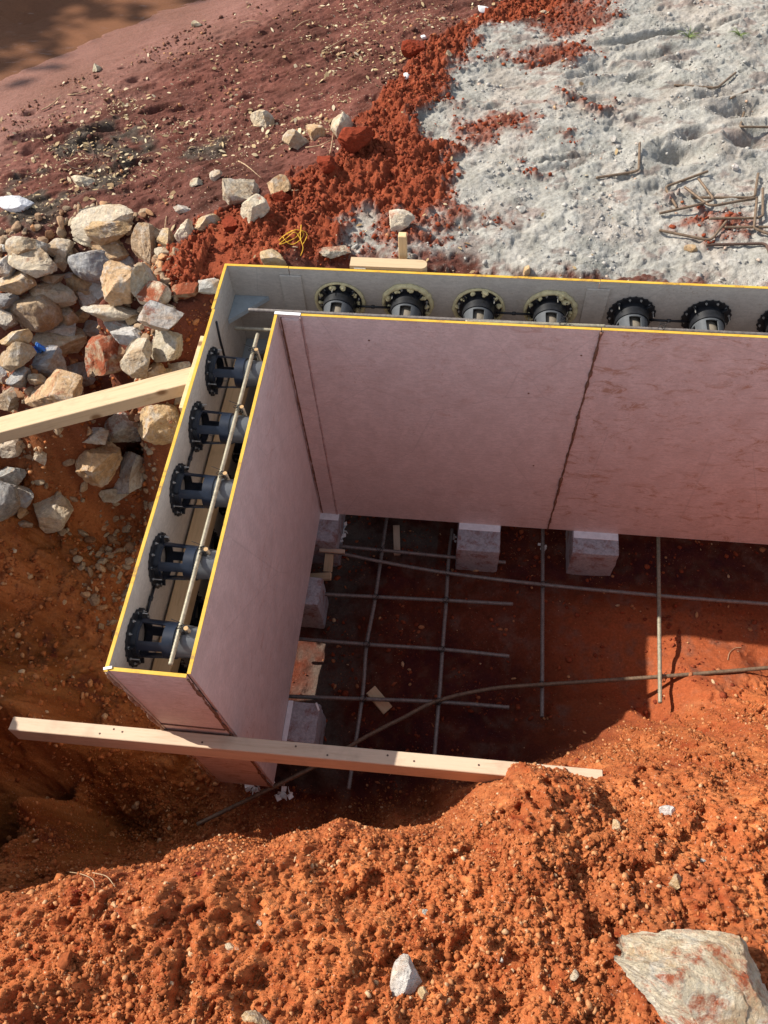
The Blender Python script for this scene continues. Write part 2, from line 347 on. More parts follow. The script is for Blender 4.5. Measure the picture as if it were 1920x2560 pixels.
def coords(nt, kind='Object', scale=(1, 1, 1), rot=(0, 0, 0)):
    t = N(nt, 'TexCoord'); mp = N(nt, 'Mapping'); mp.inputs['Scale'].default_value = scale; mp.inputs['Rotation'].default_value = rot
    nt.links.new(t.outputs[kind], mp.inputs['Vector']); return mp.outputs[0]
def bump(nt, b, h, strength=.4, dist=.002, prev=None):
    n = N(nt, 'Bump'); n.inputs['Strength'].default_value = strength; n.inputs['Distance'].default_value = dist
    nt.links.new(h, n.inputs['Height'])
    if prev: nt.links.new(prev, n.inputs['Normal'])
    nt.links.new(n.outputs[0], b.inputs['Normal']); return n.outputs[0]
# soil: albedo per zone, painted floor sunlight included, stored on the vertices, grain by noise
SOIL, nt_, b_ = nodemat('soil', rough=.92, spec=.2)
at = N(nt_, 'Attribute', attribute_name='soil'); v = coords(nt_, 'Object')
c = mix(nt_, 1.0, at.outputs['Color'], ramp(nt_, noise(nt_, v, 90, 6, .7), [(.25, (.62, .60, .58)), (.5, (1, 1, 1)), (.75, (1.35, 1.38, 1.4))]), 'MULTIPLY')
vo = N(nt_, 'TexVoronoi', feature='F1'); vo.inputs['Scale'].default_value = 210; nt_.links.new(v, vo.inputs['Vector'])
sp = ramp(nt_, noise(nt_, v, 140, 3, .5), [(.66, (0, 0, 0)), (.72, (1, 1, 1))])
at2 = N(nt_, 'Attribute', attribute_name='speck')
ml = N(nt_, 'Math', operation='MULTIPLY'); nt_.links.new(sp, ml.inputs[0]); nt_.links.new(at2.outputs['Fac'], ml.inputs[1])
c = mix(nt_, ml.outputs[0], c, (.60, .50, .40)); nt_.links.new(c, b_.inputs['Base Color'])
rf = N(nt_, 'Attribute', attribute_name='wet'); rr_ = N(nt_, 'MapRange'); rr_.inputs[3].default_value = .93; rr_.inputs[4].default_value = .38
nt_.links.new(rf.outputs['Fac'], rr_.inputs[0]); nt_.links.new(rr_.outputs[0], b_.inputs['Roughness'])
p1 = bump(nt_, b_, noise(nt_, v, 160, 5, .7), .8, .004)
bump(nt_, b_, vo.outputs['Distance'], .45, .003, p1)
# clod material
def clodmat(name, a, b2, rough=.92):
    m, nt, b = nodemat(name, rough=rough, spec=.2); v = coords(nt, 'Object')
    at = N(nt, 'Attribute', attribute_name='tint')
    c = ramp(nt, at.outputs['Fac'], [(0, a), (.8, b2), (.965, (.48, .24, .11)), (1, (.52, .36, .22))])
    c = mix(nt, 1.0, c, ramp(nt, noise(nt, v, 150, 4, .7), [(.3, (.65, .63, .6)), (.7, (1.3, 1.3, 1.3))]), 'MULTIPLY')
    nt.links.new(c, b.inputs['Base Color']); bump(nt, b, noise(nt, v, 260, 4, .7), .6, .002); return m
CLOD = clodmat('orange_clods', (.23, .060, .018), (.41, .135, .045)); CLODR = clodmat('red_clods', (.16, .030, .013), (.27, .060, .024))
CHIPS = clodmat('stone_chips', (.24, .12, .06), (.38, .31, .22)); MUDG = clodmat('mud_crumbs', (.09, .035, .025), (.20, .09, .06)); CLODS = clodmat('grey_grit', (.26, .25, .235), (.45, .43, .40))
# rock: colour per object, quartz veins, stains, red soil dust (alpha of the object colour)
ROCK, nt_, b_ = nodemat('limestone', rough=.82, spec=.3)
oi = N(nt_, 'ObjectInfo'); v = coords(nt_, 'Object'); ad = N(nt_, 'VectorMath', operation='ADD'); cmb = N(nt_, 'CombineXYZ')
mm = N(nt_, 'Math', operation='MULTIPLY'); mm.inputs[1].default_value = 40; nt_.links.new(oi.outputs['Random'], mm.inputs[0])
nt_.links.new(mm.outputs[0], cmb.inputs[0]); nt_.links.new(mm.outputs[0], cmb.inputs[1]); nt_.links.new(v, ad.inputs[0]); nt_.links.new(cmb.outputs[0], ad.inputs[1]); rv = ad.outputs[0]
c = oi.outputs['Color']
c = mix(nt_, ramp(nt_, noise(nt_, rv, 9, 5, .65, .6), [(.48, (0, 0, 0)), (.62, (.6, .6, .6))]), c, (.36, .20, .08))
c = mix(nt_, ramp(nt_, noise(nt_, rv, 14, 6, .7, .4), [(.52, (0, 0, 0)), (.66, (.75, .75, .75))]), c, (.50, .47, .42))
c = mix(nt_, ramp(nt_, noise(nt_, rv, 22, 5, .7), [(.60, (0, 0, 0)), (.70, (.7, .7, .7))]), c, (.14, .13, .12))
wv = N(nt_, 'TexWave'); wv.inputs['Scale'].default_value = 3.5; wv.inputs['Distortion'].default_value = 14; wv.inputs['Detail'].default_value = 3; wv.inputs['Detail Scale'].default_value = 2.5; nt_.links.new(rv, wv.inputs['Vector'])
c = mix(nt_, ramp(nt_, wv.outputs['Fac'], [(.975, (0, 0, 0)), (.995, (.22, .22, .22))]), c, (.66, .62, .56))
c = mix(nt_, 1.0, c, ramp(nt_, noise(nt_, rv, 75, 5, .7), [(.25, (.68, .66, .64)), (.75, (1.35, 1.35, 1.35))]), 'MULTIPLY')
c = mix(nt_, ramp(nt_, noise(nt_, rv, 45, 6, .8, .5), [(.60, (0, 0, 0)), (.68, (.75, .75, .75))]), c, (.12, .095, .07))
sub = N(nt_, 'Math', operation='ADD'); nt_.links.new(noise(nt_, rv, 16, 6, .75, .3), sub.inputs[0]); nt_.links.new(oi.outputs['Alpha'], sub.inputs[1])
geo = N(nt_, 'NewGeometry'); sx = N(nt_, 'SeparateXYZ'); nt_.links.new(geo.outputs['Normal'], sx.inputs[0])
upm = N(nt_, 'MapRange'); upm.inputs[1].default_value = -.4; upm.inputs[2].default_value = .9; upm.inputs[3].default_value = -.10; upm.inputs[4].default_value = .10; nt_.links.new(sx.outputs[2], upm.inputs[0])
sub2 = N(nt_, 'Math', operation='ADD'); nt_.links.new(sub.outputs[0], sub2.inputs[0]); nt_.links.new(upm.outputs[0], sub2.inputs[1])
c = mix(nt_, ramp(nt_, sub2.outputs[0], [(.70, (0, 0, 0)), (.84, (.95, .95, .95))]), c, (.30, .065, .022))
nt_.links.new(c, b_.inputs['Base Color'])
p1 = bump(nt_, b_, noise(nt_, rv, 30, 8, .72, .2), 1.0, .016); bump(nt_, b_, noise(nt_, rv, 170, 4, .7), .5, .0025, p1)
REDROCK = clodmat('red_earth_lump', (.20, .032, .012), (.27, .05, .018))
# timber
def timber(name, a, b2, axis=0, knots=True):
    m, nt, b = nodemat(name, rough=.72, spec=.25); s = [16, 16, 16]; s[axis] = 1.2
    v = coords(nt, 'Object', tuple(s)); g = noise(nt, v, 3.0, 6, .7, 1.6)
    c = ramp(nt, g, [(.25, b2), (.45, a), (.62, tuple(x * 1.08 for x in a)), (.8, b2)])
    v2 = coords(nt, 'Object')
    c = mix(nt, ramp(nt, noise(nt, v2, 12, 4, .6), [(.55, (0, 0, 0)), (.75, (.45, .45, .45))]), c, tuple(x * .62 for x in a))
    vk = N(nt, 'TexVoronoi'); vk.inputs['Scale'].default_value = 9; nt.links.new(coords(nt, 'Object', tuple(.6 if k == axis else 1.0 for k in range(3))), vk.inputs['Vector'])
    if knots: c = mix(nt, ramp(nt, vk.outputs['Distance'], [(.06, (.9, .9, .9)), (.14, (0, 0, 0))]), c, (.17, .085, .035))
    nt.links.new(c, b.inputs['Base Color']); bump(nt, b, g, .35, .0015); return m
TIMB = timber('pine', (.50, .365, .225), (.36, .235, .12)); TIMBY = timber('pine_end', (.62, .44, .25), (.47, .29, .13), 1); TIMBP = timber('pale_pine', (.52, .39, .28), (.42, .29, .185))
TIMBZ = timber('stake_pine', (.64, .46, .25), (.50, .31, .14), 2)
# plywood film faces
def ply(name, a, dark, stain, amt, vert=2):
    m, nt, b = nodemat(name, rough=.42, spec=.45); v = coords(nt, 'Object')
    sc3 = (3.2, 3.2, 1.0) if vert == 2 else (1, 1, 1)
    c = ramp(nt, noise(nt, coords(nt, 'Object', (1.6, 1.6, 1)), 9, 5, .6, .3), [(.3, dark), (.6, a)])
    c = mix(nt, ramp(nt, noise(nt, coords(nt, 'Object', (1, 1, 2.6)), 38, 4, .75, .8), [(.48, (0, 0, 0)), (.52, (.5, .5, .5))]), c, tuple(x * .72 for x in a))
    c = mix(nt, ramp(nt, noise(nt, v, 150, 3, .6), [(.35, (.0, .0, .0)), (.75, (.25, .25, .25))]), c, tuple(min(1, x * 1.25) for x in a))
    s1 = noise(nt, coords(nt, 'Object', (1.0, 1.0, 2.3), (0, .16, 0)), 8, 8, .8, 1.3)
    s2 = noise(nt, v, 1.7, 3, .5)
    md = N(nt, 'Math', operation='MULTIPLY'); nt.links.new(ramp(nt, s1, [(.53, (0, 0, 0)), (.62, (1, 1, 1))]), md.inputs[0]); nt.links.new(ramp(nt, s2, [(.5 - amt * .3, (0, 0, 0)), (.75 - amt * .4, (1, 1, 1))]), md.inputs[1])
    m3 = N(nt, 'Math', operation='MULTIPLY'); m3.inputs[1].default_value = amt; nt.links.new(md.outputs[0], m3.inputs[0])
    c = mix(nt, m3.outputs[0], c, stain)
    mk = N(nt, 'Math', operation='MULTIPLY'); nt.links.new(ramp(nt, noise(nt, v, 95, 4, .75, .3), [(.60, (0, 0, 0)), (.64, (1, 1, 1))]), mk.inputs[0]); nt.links.new(ramp(nt, noise(nt, v, 3.1, 4, .7), [(.46, (0, 0, 0)), (.66, (.85, .85, .85))]), mk.inputs[1])
    c = mix(nt, mk.outputs[0], c, stain)
    # scuffs
    vs = N(nt, 'TexVoronoi', feature='DISTANCE_TO_EDGE'); vs.inputs['Scale'].default_value = 1.7; nt.links.new(coords(nt, 'Object', (1, 1, 1), (.3, .6, .2)), vs.inputs['Vector'])
    c = mix(nt, ramp(nt, vs.outputs['Distance'], [(.0, (.30, .30, .30)), (.0035, (0, 0, 0))]), c, tuple(x * .5 for x in a))
    nt.links.new(c, b.inputs['Base Color'])
    nt.links.new(ramp(nt, noise(nt, v, 14, 5, .7), [(.3, (.34, .34, .34)), (.7, (.62, .62, .62))]), b.inputs['Roughness'])
    bump(nt, b, noise(nt, v, 60, 3, .6), .12, .001); return m
PLYP = ply('pink_film_ply', (.69, .565, .54), (.58, .465, .44), (.36, .15, .09), .35); PLYS = ply('stained_pink_ply', (.68, .54, .51), (.57, .43, .40), (.36, .17, .09), .7)
PLYG = ply('grey_film_ply', (.52, .475, .41), (.44, .40, .345), (.30, .20, .12), .35)
YEL, nt_, b_ = nodemat('yellow_edge', (.6, .36, .04), .6, .3); v = coords(nt_, 'Object')
nt_.links.new(ramp(nt_, noise(nt_, v, 12, 6, .75), [(.32, (.22, .12, .05)), (.44, (.58, .34, .035)), (.75, (.66, .43, .075))]), b_.inputs['Base Color'])
def plain(name, col, rough, spec=.4, metal=0.0, var=.25, scale=60, bmp=.3, bd=.001):
    m, nt, b = nodemat(name, col, rough, spec, metal); v = coords(nt, 'Object')
    nt.links.new(ramp(nt, noise(nt, v, scale, 5, .7), [(.3, tuple(x * (1 - var) for x in col)), (.7, tuple(min(1, x * (1 + var)) for x in col))]), b.inputs['Base Color'])
    bump(nt, b, noise(nt, v, scale * 2, 4, .6), bmp, bd); return m
EDGE = plain('raw_ply_edge', (.30, .20, .14), .85, .2, 0, .5, 40); SEAL = plain('brown_sealant', (.17, .085, .055), .7, .3, 0, .4, 50, .6, .003); JOINT = plain('joint_line', (.40, .27, .25), .6)
NAVY = plain('navy_plastic', (.010, .015, .028), .34, .55, 0, .4, 30, .12, .0006); BLACK = plain('black_plastic', (.012, .013, .016), .38, .5, 0, .5, 40, .15)
GREYP = plain('grey_plastic', (.085, .092, .10), .30, .6, 0, .2, 30, .1); TAUPE = plain('dusty_tube', (.20, .17, .13), .6); ZINC = plain('zinc_screw', (.55, .54, .50), .35, .5, .7, .2); FOAM = plain('expanding_foam', (.62, .54, .30), .8, .3, 0, .25, 60, .7, .004)
REBAR = plain('weathered_steel', (.17, .115, .075), .6, .4, .25, .45, 70, .4); REBARL = plain('pale_steel_bar', (.30, .27, .20), .55, .4, .3, .35, 70, .4); REBARD = plain('dark_steel_bar', (.19, .165, .15), .5, .4, .3, .4, 70, .4)
RUST = plain('rusty_wire', (.10, .06, .045), .7, .3, .2, .4); WIRE = plain('tie_wire', (.03, .028, .028), .5, .4, .5, .4)
CONC = plain('grey_concrete', (.34, .33, .35), .9, .2, 0, .28, 90, .6, .003)
_nt = CONC.node_tree; _b = _nt.nodes['Principled BSDF']; _c = _b.inputs['Base Color'].links[0].from_socket
_nt.links.new(mix(_nt, ramp(_nt, noise(_nt, coords(_nt, 'Object'), 16, 6, .75, .4), [(.50, (0, 0, 0)), (.64, (.75, .75, .75))]), _c, (.20, .06, .035)), _b.inputs['Base Color'])
TAPE = plain('white_packing', (.78, .78, .80), .6, .3, 0, .12, 40)
BRKT = plain('blue_grey_board', (.33, .38, .40), .55, .3, 0, .12, 40); RUSTEND = plain('cut_bar_end', (.42, .27, .13), .7, .3, .1, .3)
WHITE = plain('white_scrap', (.78, .78, .76), .6, .3, 0, .1); DRIFT = plain('bleached_wood', (.62, .62, .64), .8, .2, 0, .25, 30, .8, .006)
BLUE = plain('blue_rag', (.07, .22, .62), .6, .3, 0, .4, 60); STRING = plain('yellow_string', (.75, .42, .03), .6); TWIG = plain('dry_twig', (.40, .28, .17), .85, .2, 0, .4); GREEN = plain('grass_blades', (.12, .16, .045), .7)
BARK = plain('bark', (.10, .075, .05), .9); LEAFG = plain('dark_leaves', (.03, .05, .015), .7); REDDIRT = clodmat('red_dust', (.22, .04, .014), (.30, .07, .025))
# ---------------------------------------------------------------- ground sheet
def axis(lo, hi, st, ext):
    a = list(np.arange(lo, hi, st)); s = st; x = a[-1]
    while x < ext: s *= 1.22; x += s; a.append(x)
    s = st; x = a[0]; pre = []
    while x > -ext: s *= 1.22; x -= s; pre.append(x)
    return np.array(pre[::-1] + a)
def build_ground():
    X = axis(-2.3, 2.25, .0050, 60)
    yy = np.concatenate([np.arange(-2.15, -1.15, .0036), np.arange(-1.15, .205, .0062), np.array([.209, .2125, .2165, .2210, .2268]), np.arange(.231, 2.75, .0056)])
    s = .0056; x = yy[-1]; post = []
    while x < 60: s *= 1.22; x += s; post.append(x)
    s = .004; x = yy[0]; pre = []
    while x > -60: s *= 1.22; x -= s; pre.append(x)
    Y = np.concatenate([pre[::-1], yy, post]); nx, ny = len(X), len(Y)
    GX, GY = np.meshgrid(X, Y); gx = GX.ravel(); gy = GY.ravel(); Z = height(gx, gy)
    i = np.arange(nx * ny).reshape(ny, nx)
    F = np.stack([i[:-1, :-1], i[:-1, 1:], i[1:, 1:], i[1:, :-1]], -1).reshape(-1, 4)
    o = mesh('ground', np.stack([gx, gy, Z], 1), F, SOIL, None, True, kind='structure')
    sand, red, mul, up, front = zones(gx, gy); upf = up.astype(float)
    n1 = fbm(gx, gy, .35, 5, 201, .6)[:, None]; n2 = fbm(gx, gy, .06, 4, 211, .6)[:, None]; n3 = fbm(gx, gy, .02, 3, 221, .6)[:, None]
    C = lambda *a: np.array(a)[None]
    mudc = C(.115, .041, .029) + n1 * C(.06, .020, .015) + n2 * C(.05, .022, .018)
    wets = sstep(-.255, -.30, Z)[:, None]; mudc = mudc * (1 - wets) + (C(.21, .092, .066) + n1 * C(.04, .02, .02)) * wets
    redc = C(.23, .050, .020) + n2 * C(.07, .02, .008) + n3 * C(.05, .015, .006)
    sandc = C(.315, .30, .268) + n2 * C(.10, .095, .09) + n1 * C(.06, .045, .035)
    tint = sstep(.05, .45, fbm(gx, gy, .18, 5, 231, .65))[:, None] * .22
    sandc = sandc * (1 - tint) + C(.34, .25, .20) * tint
    mulc = C(.062, .046, .035) + n3 * C(.04, .035, .03)
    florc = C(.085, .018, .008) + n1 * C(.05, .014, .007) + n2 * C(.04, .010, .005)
    sun_fl = (sstep(.8, 1.6, gx) * sstep(-.1, -.35, gy))[:, None]; florc = florc * (1 - sun_fl) + C(.31, .075, .026) * sun_fl  # floor colour raised where the sun falls: sunlight painted in
    gr = (np.exp(-((gx - .10) / .13) ** 2) * (gy > -1.2))[:, None] * .8 + (np.exp(-((gy + .02) / .14) ** 2) * (gx < .55))[:, None] * .7
    gr = np.clip(gr + n2 * .8, 0, 1) * (np.hypot(gx, 0) < 9)[:, None]; gr = gr * (1 - front)[:, None]
    florc = florc * (1 - gr * .75) + C(.085, .078, .066) * gr * .75
    frc = C(.385, .112, .036) + n1 * C(.14, .05, .015) + n2 * C(.14, .07, .025) + n3 * C(.10, .05, .02)
    deep = sstep(.05, .35, fbm(gx, gy, .30, 4, 241, .55))[:, None]; frc = frc * (1 - deep * .6) + C(.33, .085, .030) * deep * .6
    bankw = (sstep(-.26, -.34, gx) * sstep(.05, -.35, gy) * sstep(-1.95, -1.75, gy))[:, None] * sstep(-.32, -.5, Z)[:, None]
    bkc = C(.25, .080, .022) + n1 * C(.16, .05, .02) + n2 * C(.12, .06, .025)
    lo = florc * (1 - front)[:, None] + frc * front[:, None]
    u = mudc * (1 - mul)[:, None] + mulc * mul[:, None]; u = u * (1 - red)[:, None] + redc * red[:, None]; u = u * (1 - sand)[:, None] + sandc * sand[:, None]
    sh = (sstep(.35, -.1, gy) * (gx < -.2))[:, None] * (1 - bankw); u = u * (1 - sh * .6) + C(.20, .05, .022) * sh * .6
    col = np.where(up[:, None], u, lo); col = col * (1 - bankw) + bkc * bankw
    col = np.clip(col, .01, .9)
    me = o.data; a = me.attributes.new('soil', 'FLOAT_COLOR', 'POINT'); a.data.foreach_set('color', np.concatenate([col, np.ones((len(col), 1))], 1).astype(np.float32).ravel())
    spk = upf * (.25 * (1 - sand) * (1 - red) * sstep(-.1, .3, fbm(gx, gy, .3, 3, 251)) * 2.5) * (1 - wets[:, 0]) + (1 - upf) * front * .30 + .15
    a = me.attributes.new('speck', 'FLOAT', 'POINT'); a.data.foreach_set('value', np.clip(spk, 0, 1).astype(np.float32))
    a = me.attributes.new('wet', 'FLOAT', 'POINT'); a.data.foreach_set('value', np.clip(wets[:, 0] * upf * .8, 0, 1).astype(np.float32))
build_ground()
# water
WAT, nt_, b_ = nodemat('muddy_water', rough=.06, spec=.5); v = coords(nt_, 'Object')
nt_.links.new(ramp(nt_, noise(nt_, v, 2.2, 4, .6), [(.3, (.20, .095, .055)), (.7, (.26, .12, .065))]), b_.inputs['Base Color']); b_.inputs['Alpha'].default_value = .72
p1 = bump(nt_, b_, noise(nt_, coords(nt_, 'Object', (1, 2.5, 1), (0, 0, .5)), 5, 3, .6, .5), .25, .02)
mesh('water', [(-60, .9, -.327), (.25, .9, -.327), (.25, 60, -.327), (-60, 60, -.327)], [(0, 1, 2, 3)], WAT, None, kind='structure')
# ---------------------------------------------------------------- formwork
H = 1.282; L = 1.24; T = .009; XE = 4.0
OX = -.227; OY = .219      # outer sheets, inside faces at OX + T and OY - T
form = empty('formwork', (0, 0, 0), label='L-shaped plywood wall formwork with pink inner faces and yellow top edges standing in the pit', cat='formwork')
def sheet(name, a, b, mat, lab=None):
    o = MB().box(a, b, .0008).build(name, mat, form)
    if lab: o['label'] = lab
    (x0, y0, z0), (x1, y1, z1) = a, b
    MB().box((x0 - .0006, y0 - .0006, z1 - .0002), (x1 + .0006, y1 + .0006, z1 + .0016), .0005).build('top_edge', YEL, o)
    return o
sheet('inner_sheet', (0.001, .0, -H), (1.052, T, 0), PLYP, 'clean pink inner sheet of the long wall')
sheet('inner_sheet', (1.056, .001, -H), (2.30, T + .001, 0), PLYS, 'pink inner sheet smeared with red-brown mud')
sheet('inner_sheet', (2.304, 0, -H), (XE, T, 0), PLYP)
sheet('inner_sheet', (-.009, -L, -H), (0, T, 0), PLYP, 'pink inner sheet of the short left wall')
sheet('outer_sheet', (OX, OY, -H), (-.002, OY + T, 0), PLYG)
sheet('outer_sheet', (.001, OY - .001, -H), (1.055, OY + T - .001, 0), PLYG)
sheet('outer_sheet', (1.058, OY, -H), (2.4, OY + T, 0), PLYG)
sheet('outer_sheet', (2.403, OY, -H), (XE, OY + T, 0), PLYG)
sheet('outer_sheet', (OX, .012, -H), (OX + T, OY - .001, 0), PLYG)
sheet('outer_sheet', (OX + .004, -L - .014, -H), (OX + T + .004, .009, 0), PLYG)
endp = sheet('end_panel', (OX + T + .005, -L - .010, -H), (-.010, -L - .001, -.002), PLYS, 'narrow pink end panel closing the left wall')
mb = MB().box((OX + .012, -L - .0135, -.4765), (-.012, -L - .010, -.4705), .0008); mb.build('panel_joint', SEAL, form)
# ragged sealant beads down the vertical joints
def bead(x, y, z0, z1, r, mat, jit=.003, name='sealant_bead', sd=1, n=220):
    z = np.linspace(z0, z1, n); q = np.full(n, 1.0)
    P = np.stack([x + jit * fbm(z, q, .05, 4, sd), y + jit * fbm(z, q * 2, .05, 4, sd + 9), z], 1)
    rr = r * (1 + 1.2 * fbm(z, q * 3, .03, 4, sd + 5)); MB().tube(P, np.abs(rr) + r * .2, 7).build(name, mat, form, True)
bead(1.054, -.001, -.006, -H, .0040, SEAL, .003, sd=3); bead(-.006, -L - .0105, -.012, -H, .0034, SEAL, .0045, sd=13); bead(OX + .006, -L - .0135, -.012, -H, .0038, EDGE, .005, sd=23)
bead(-.001, -L - .006, -.3, -H, .0022, JOINT, .002, sd=33)
# corner strip of the inner sheet
MB().box((.012, -.0042, -H + .012), (.074, -.0002, -.012), .0012).build('corner_strip', PLYP, form)
MB().box((.020, -.0062, -.085), (.070, -.0044, -.016), .0008).build('patch_plate', PLYP, form)
bead(.0780, -.001, -.004, -H + .004, .0030, JOINT, .0012, 'joint_bead', sd=43); bead(.0095, -.002, -.01, -H + .01, .0028, SEAL, .001, 'joint_bead', sd=53)
mbT = MB().obox((.034, .0045, .0032), (1, -.02, 0), (0, 1, 0), (.088, .012, .002), .0005); mbT.build('masking_tape', TAPE, form)
MB().obox((OX + .012, -L - .005, .0030), (1, .3, 0), (0, 1, 0), (.022, .007, .0012), .0003).build('masking_tape', TAPE, form)
# joint plates and corner brackets inside the cavity
for (x0, x1) in ((-.036, .040), (1.018, 1.094)):
    MB().box((x0, OY - T + .001 - .001, -.62), (x1, OY - .001 - .0005, -.028), .001).V
    MB().box((x0, OY - .0075, -.9), (x1, OY - .0012, -.028), .0012).build('joint_plate', PLYG, form)
for zc in (-.135, -.36):
    z0, z1 = zc - .018, zc; a = (OX + T + .001, OY - .001); q = [(a[0], a[1]), (a[0] + .125, a[1]), (a[0], a[1] - .125)]
    m_ = MB(); m_.add([(x, y, z0) for x, y in q] + [(x, y, z1) for x, y in q], [(0, 1, 2), (5, 4, 3), (0, 3, 4, 1), (1, 4, 5, 2), (2, 5, 3, 0)]); m_.build('corner_bracket', BRKT, form)
for (x, z) in ((.055, -.35), (.057, -.52), (.30, -.10), (1.01, -.12), (.055, -.75), (.86, -.33), (.93, -.78)):
    MB().tube([(x, .002, z), (x, -.0012, z)], .0035, 10).build('screw_head', SEAL, form)
# outside battens of the left wall and foam left at the foot of the joints
MB().box((OX - .014, -.40, -.50), (OX - .001, -.10, -.010), .001).build('batten', TIMBZ, form)
# bars in the corner: cable strip on the outer left sheet
MB().tube(bend([(OX + .016, -.015, -.03), (OX + .016, -.03, -.10), (OX + .017, -.05, -.30), (OX + .016, -.06, -.6)], .02), .0042, 8).build('cable', BLACK, form, True)
# ---------------------------------------------------------------- pipe fittings between the sheets
def ringshell(axis_o, u, v, w_, segs, lens, r0, r1, th, mask):
    """shell swept along w_: segs angular cells, lens = list of stations, mask(i_len, i_ang)->bool"""
    V = []; F = []; nl = len(lens)
    def vid(i, k, o): return (i * segs + k % segs) * 2 + o
    for i, l in enumerate(lens):
        r = r0 + (r1 - r0) * (l - lens[0]) / (lens[-1] - lens[0])
        for k in range(segs):
            a = 2 * math.pi * k / segs; d = u * math.cos(a) + v * math.sin(a)
            V.append(axis_o + w_ * l + d * r); V.append(axis_o + w_ * l + d * (r - th))
    S = lambda i, k: 0 <= i < nl - 1 and mask(i, k % segs)
    for i in range(nl - 1):
        for k in range(segs):
            if not S(i, k): continue
            F.append((vid(i, k, 0), vid(i, k + 1, 0), vid(i + 1, k + 1, 0), vid(i + 1, k, 0)))
            F.append((vid(i, k, 1), vid(i + 1, k, 1), vid(i + 1, k + 1, 1), vid(i, k + 1, 1)))
            if not S(i - 1, k): F.append((vid(i, k, 0), vid(i, k, 1), vid(i, k + 1, 1), vid(i, k + 1, 0)))
            if not S(i + 1, k): F.append((vid(i + 1, k, 0), vid(i + 1, k + 1, 0), vid(i + 1, k + 1, 1), vid(i + 1, k, 1)))
            if not S(i, k - 1): F.append((vid(i, k, 0), vid(i + 1, k, 0), vid(i + 1, k, 1), vid(i, k, 1)))
            if not S(i, k + 1): F.append((vid(i, k + 1, 0), vid(i, k + 1, 1), vid(i + 1, k + 1, 1), vid(i + 1, k + 1, 0)))
    return V, F
FITS = []
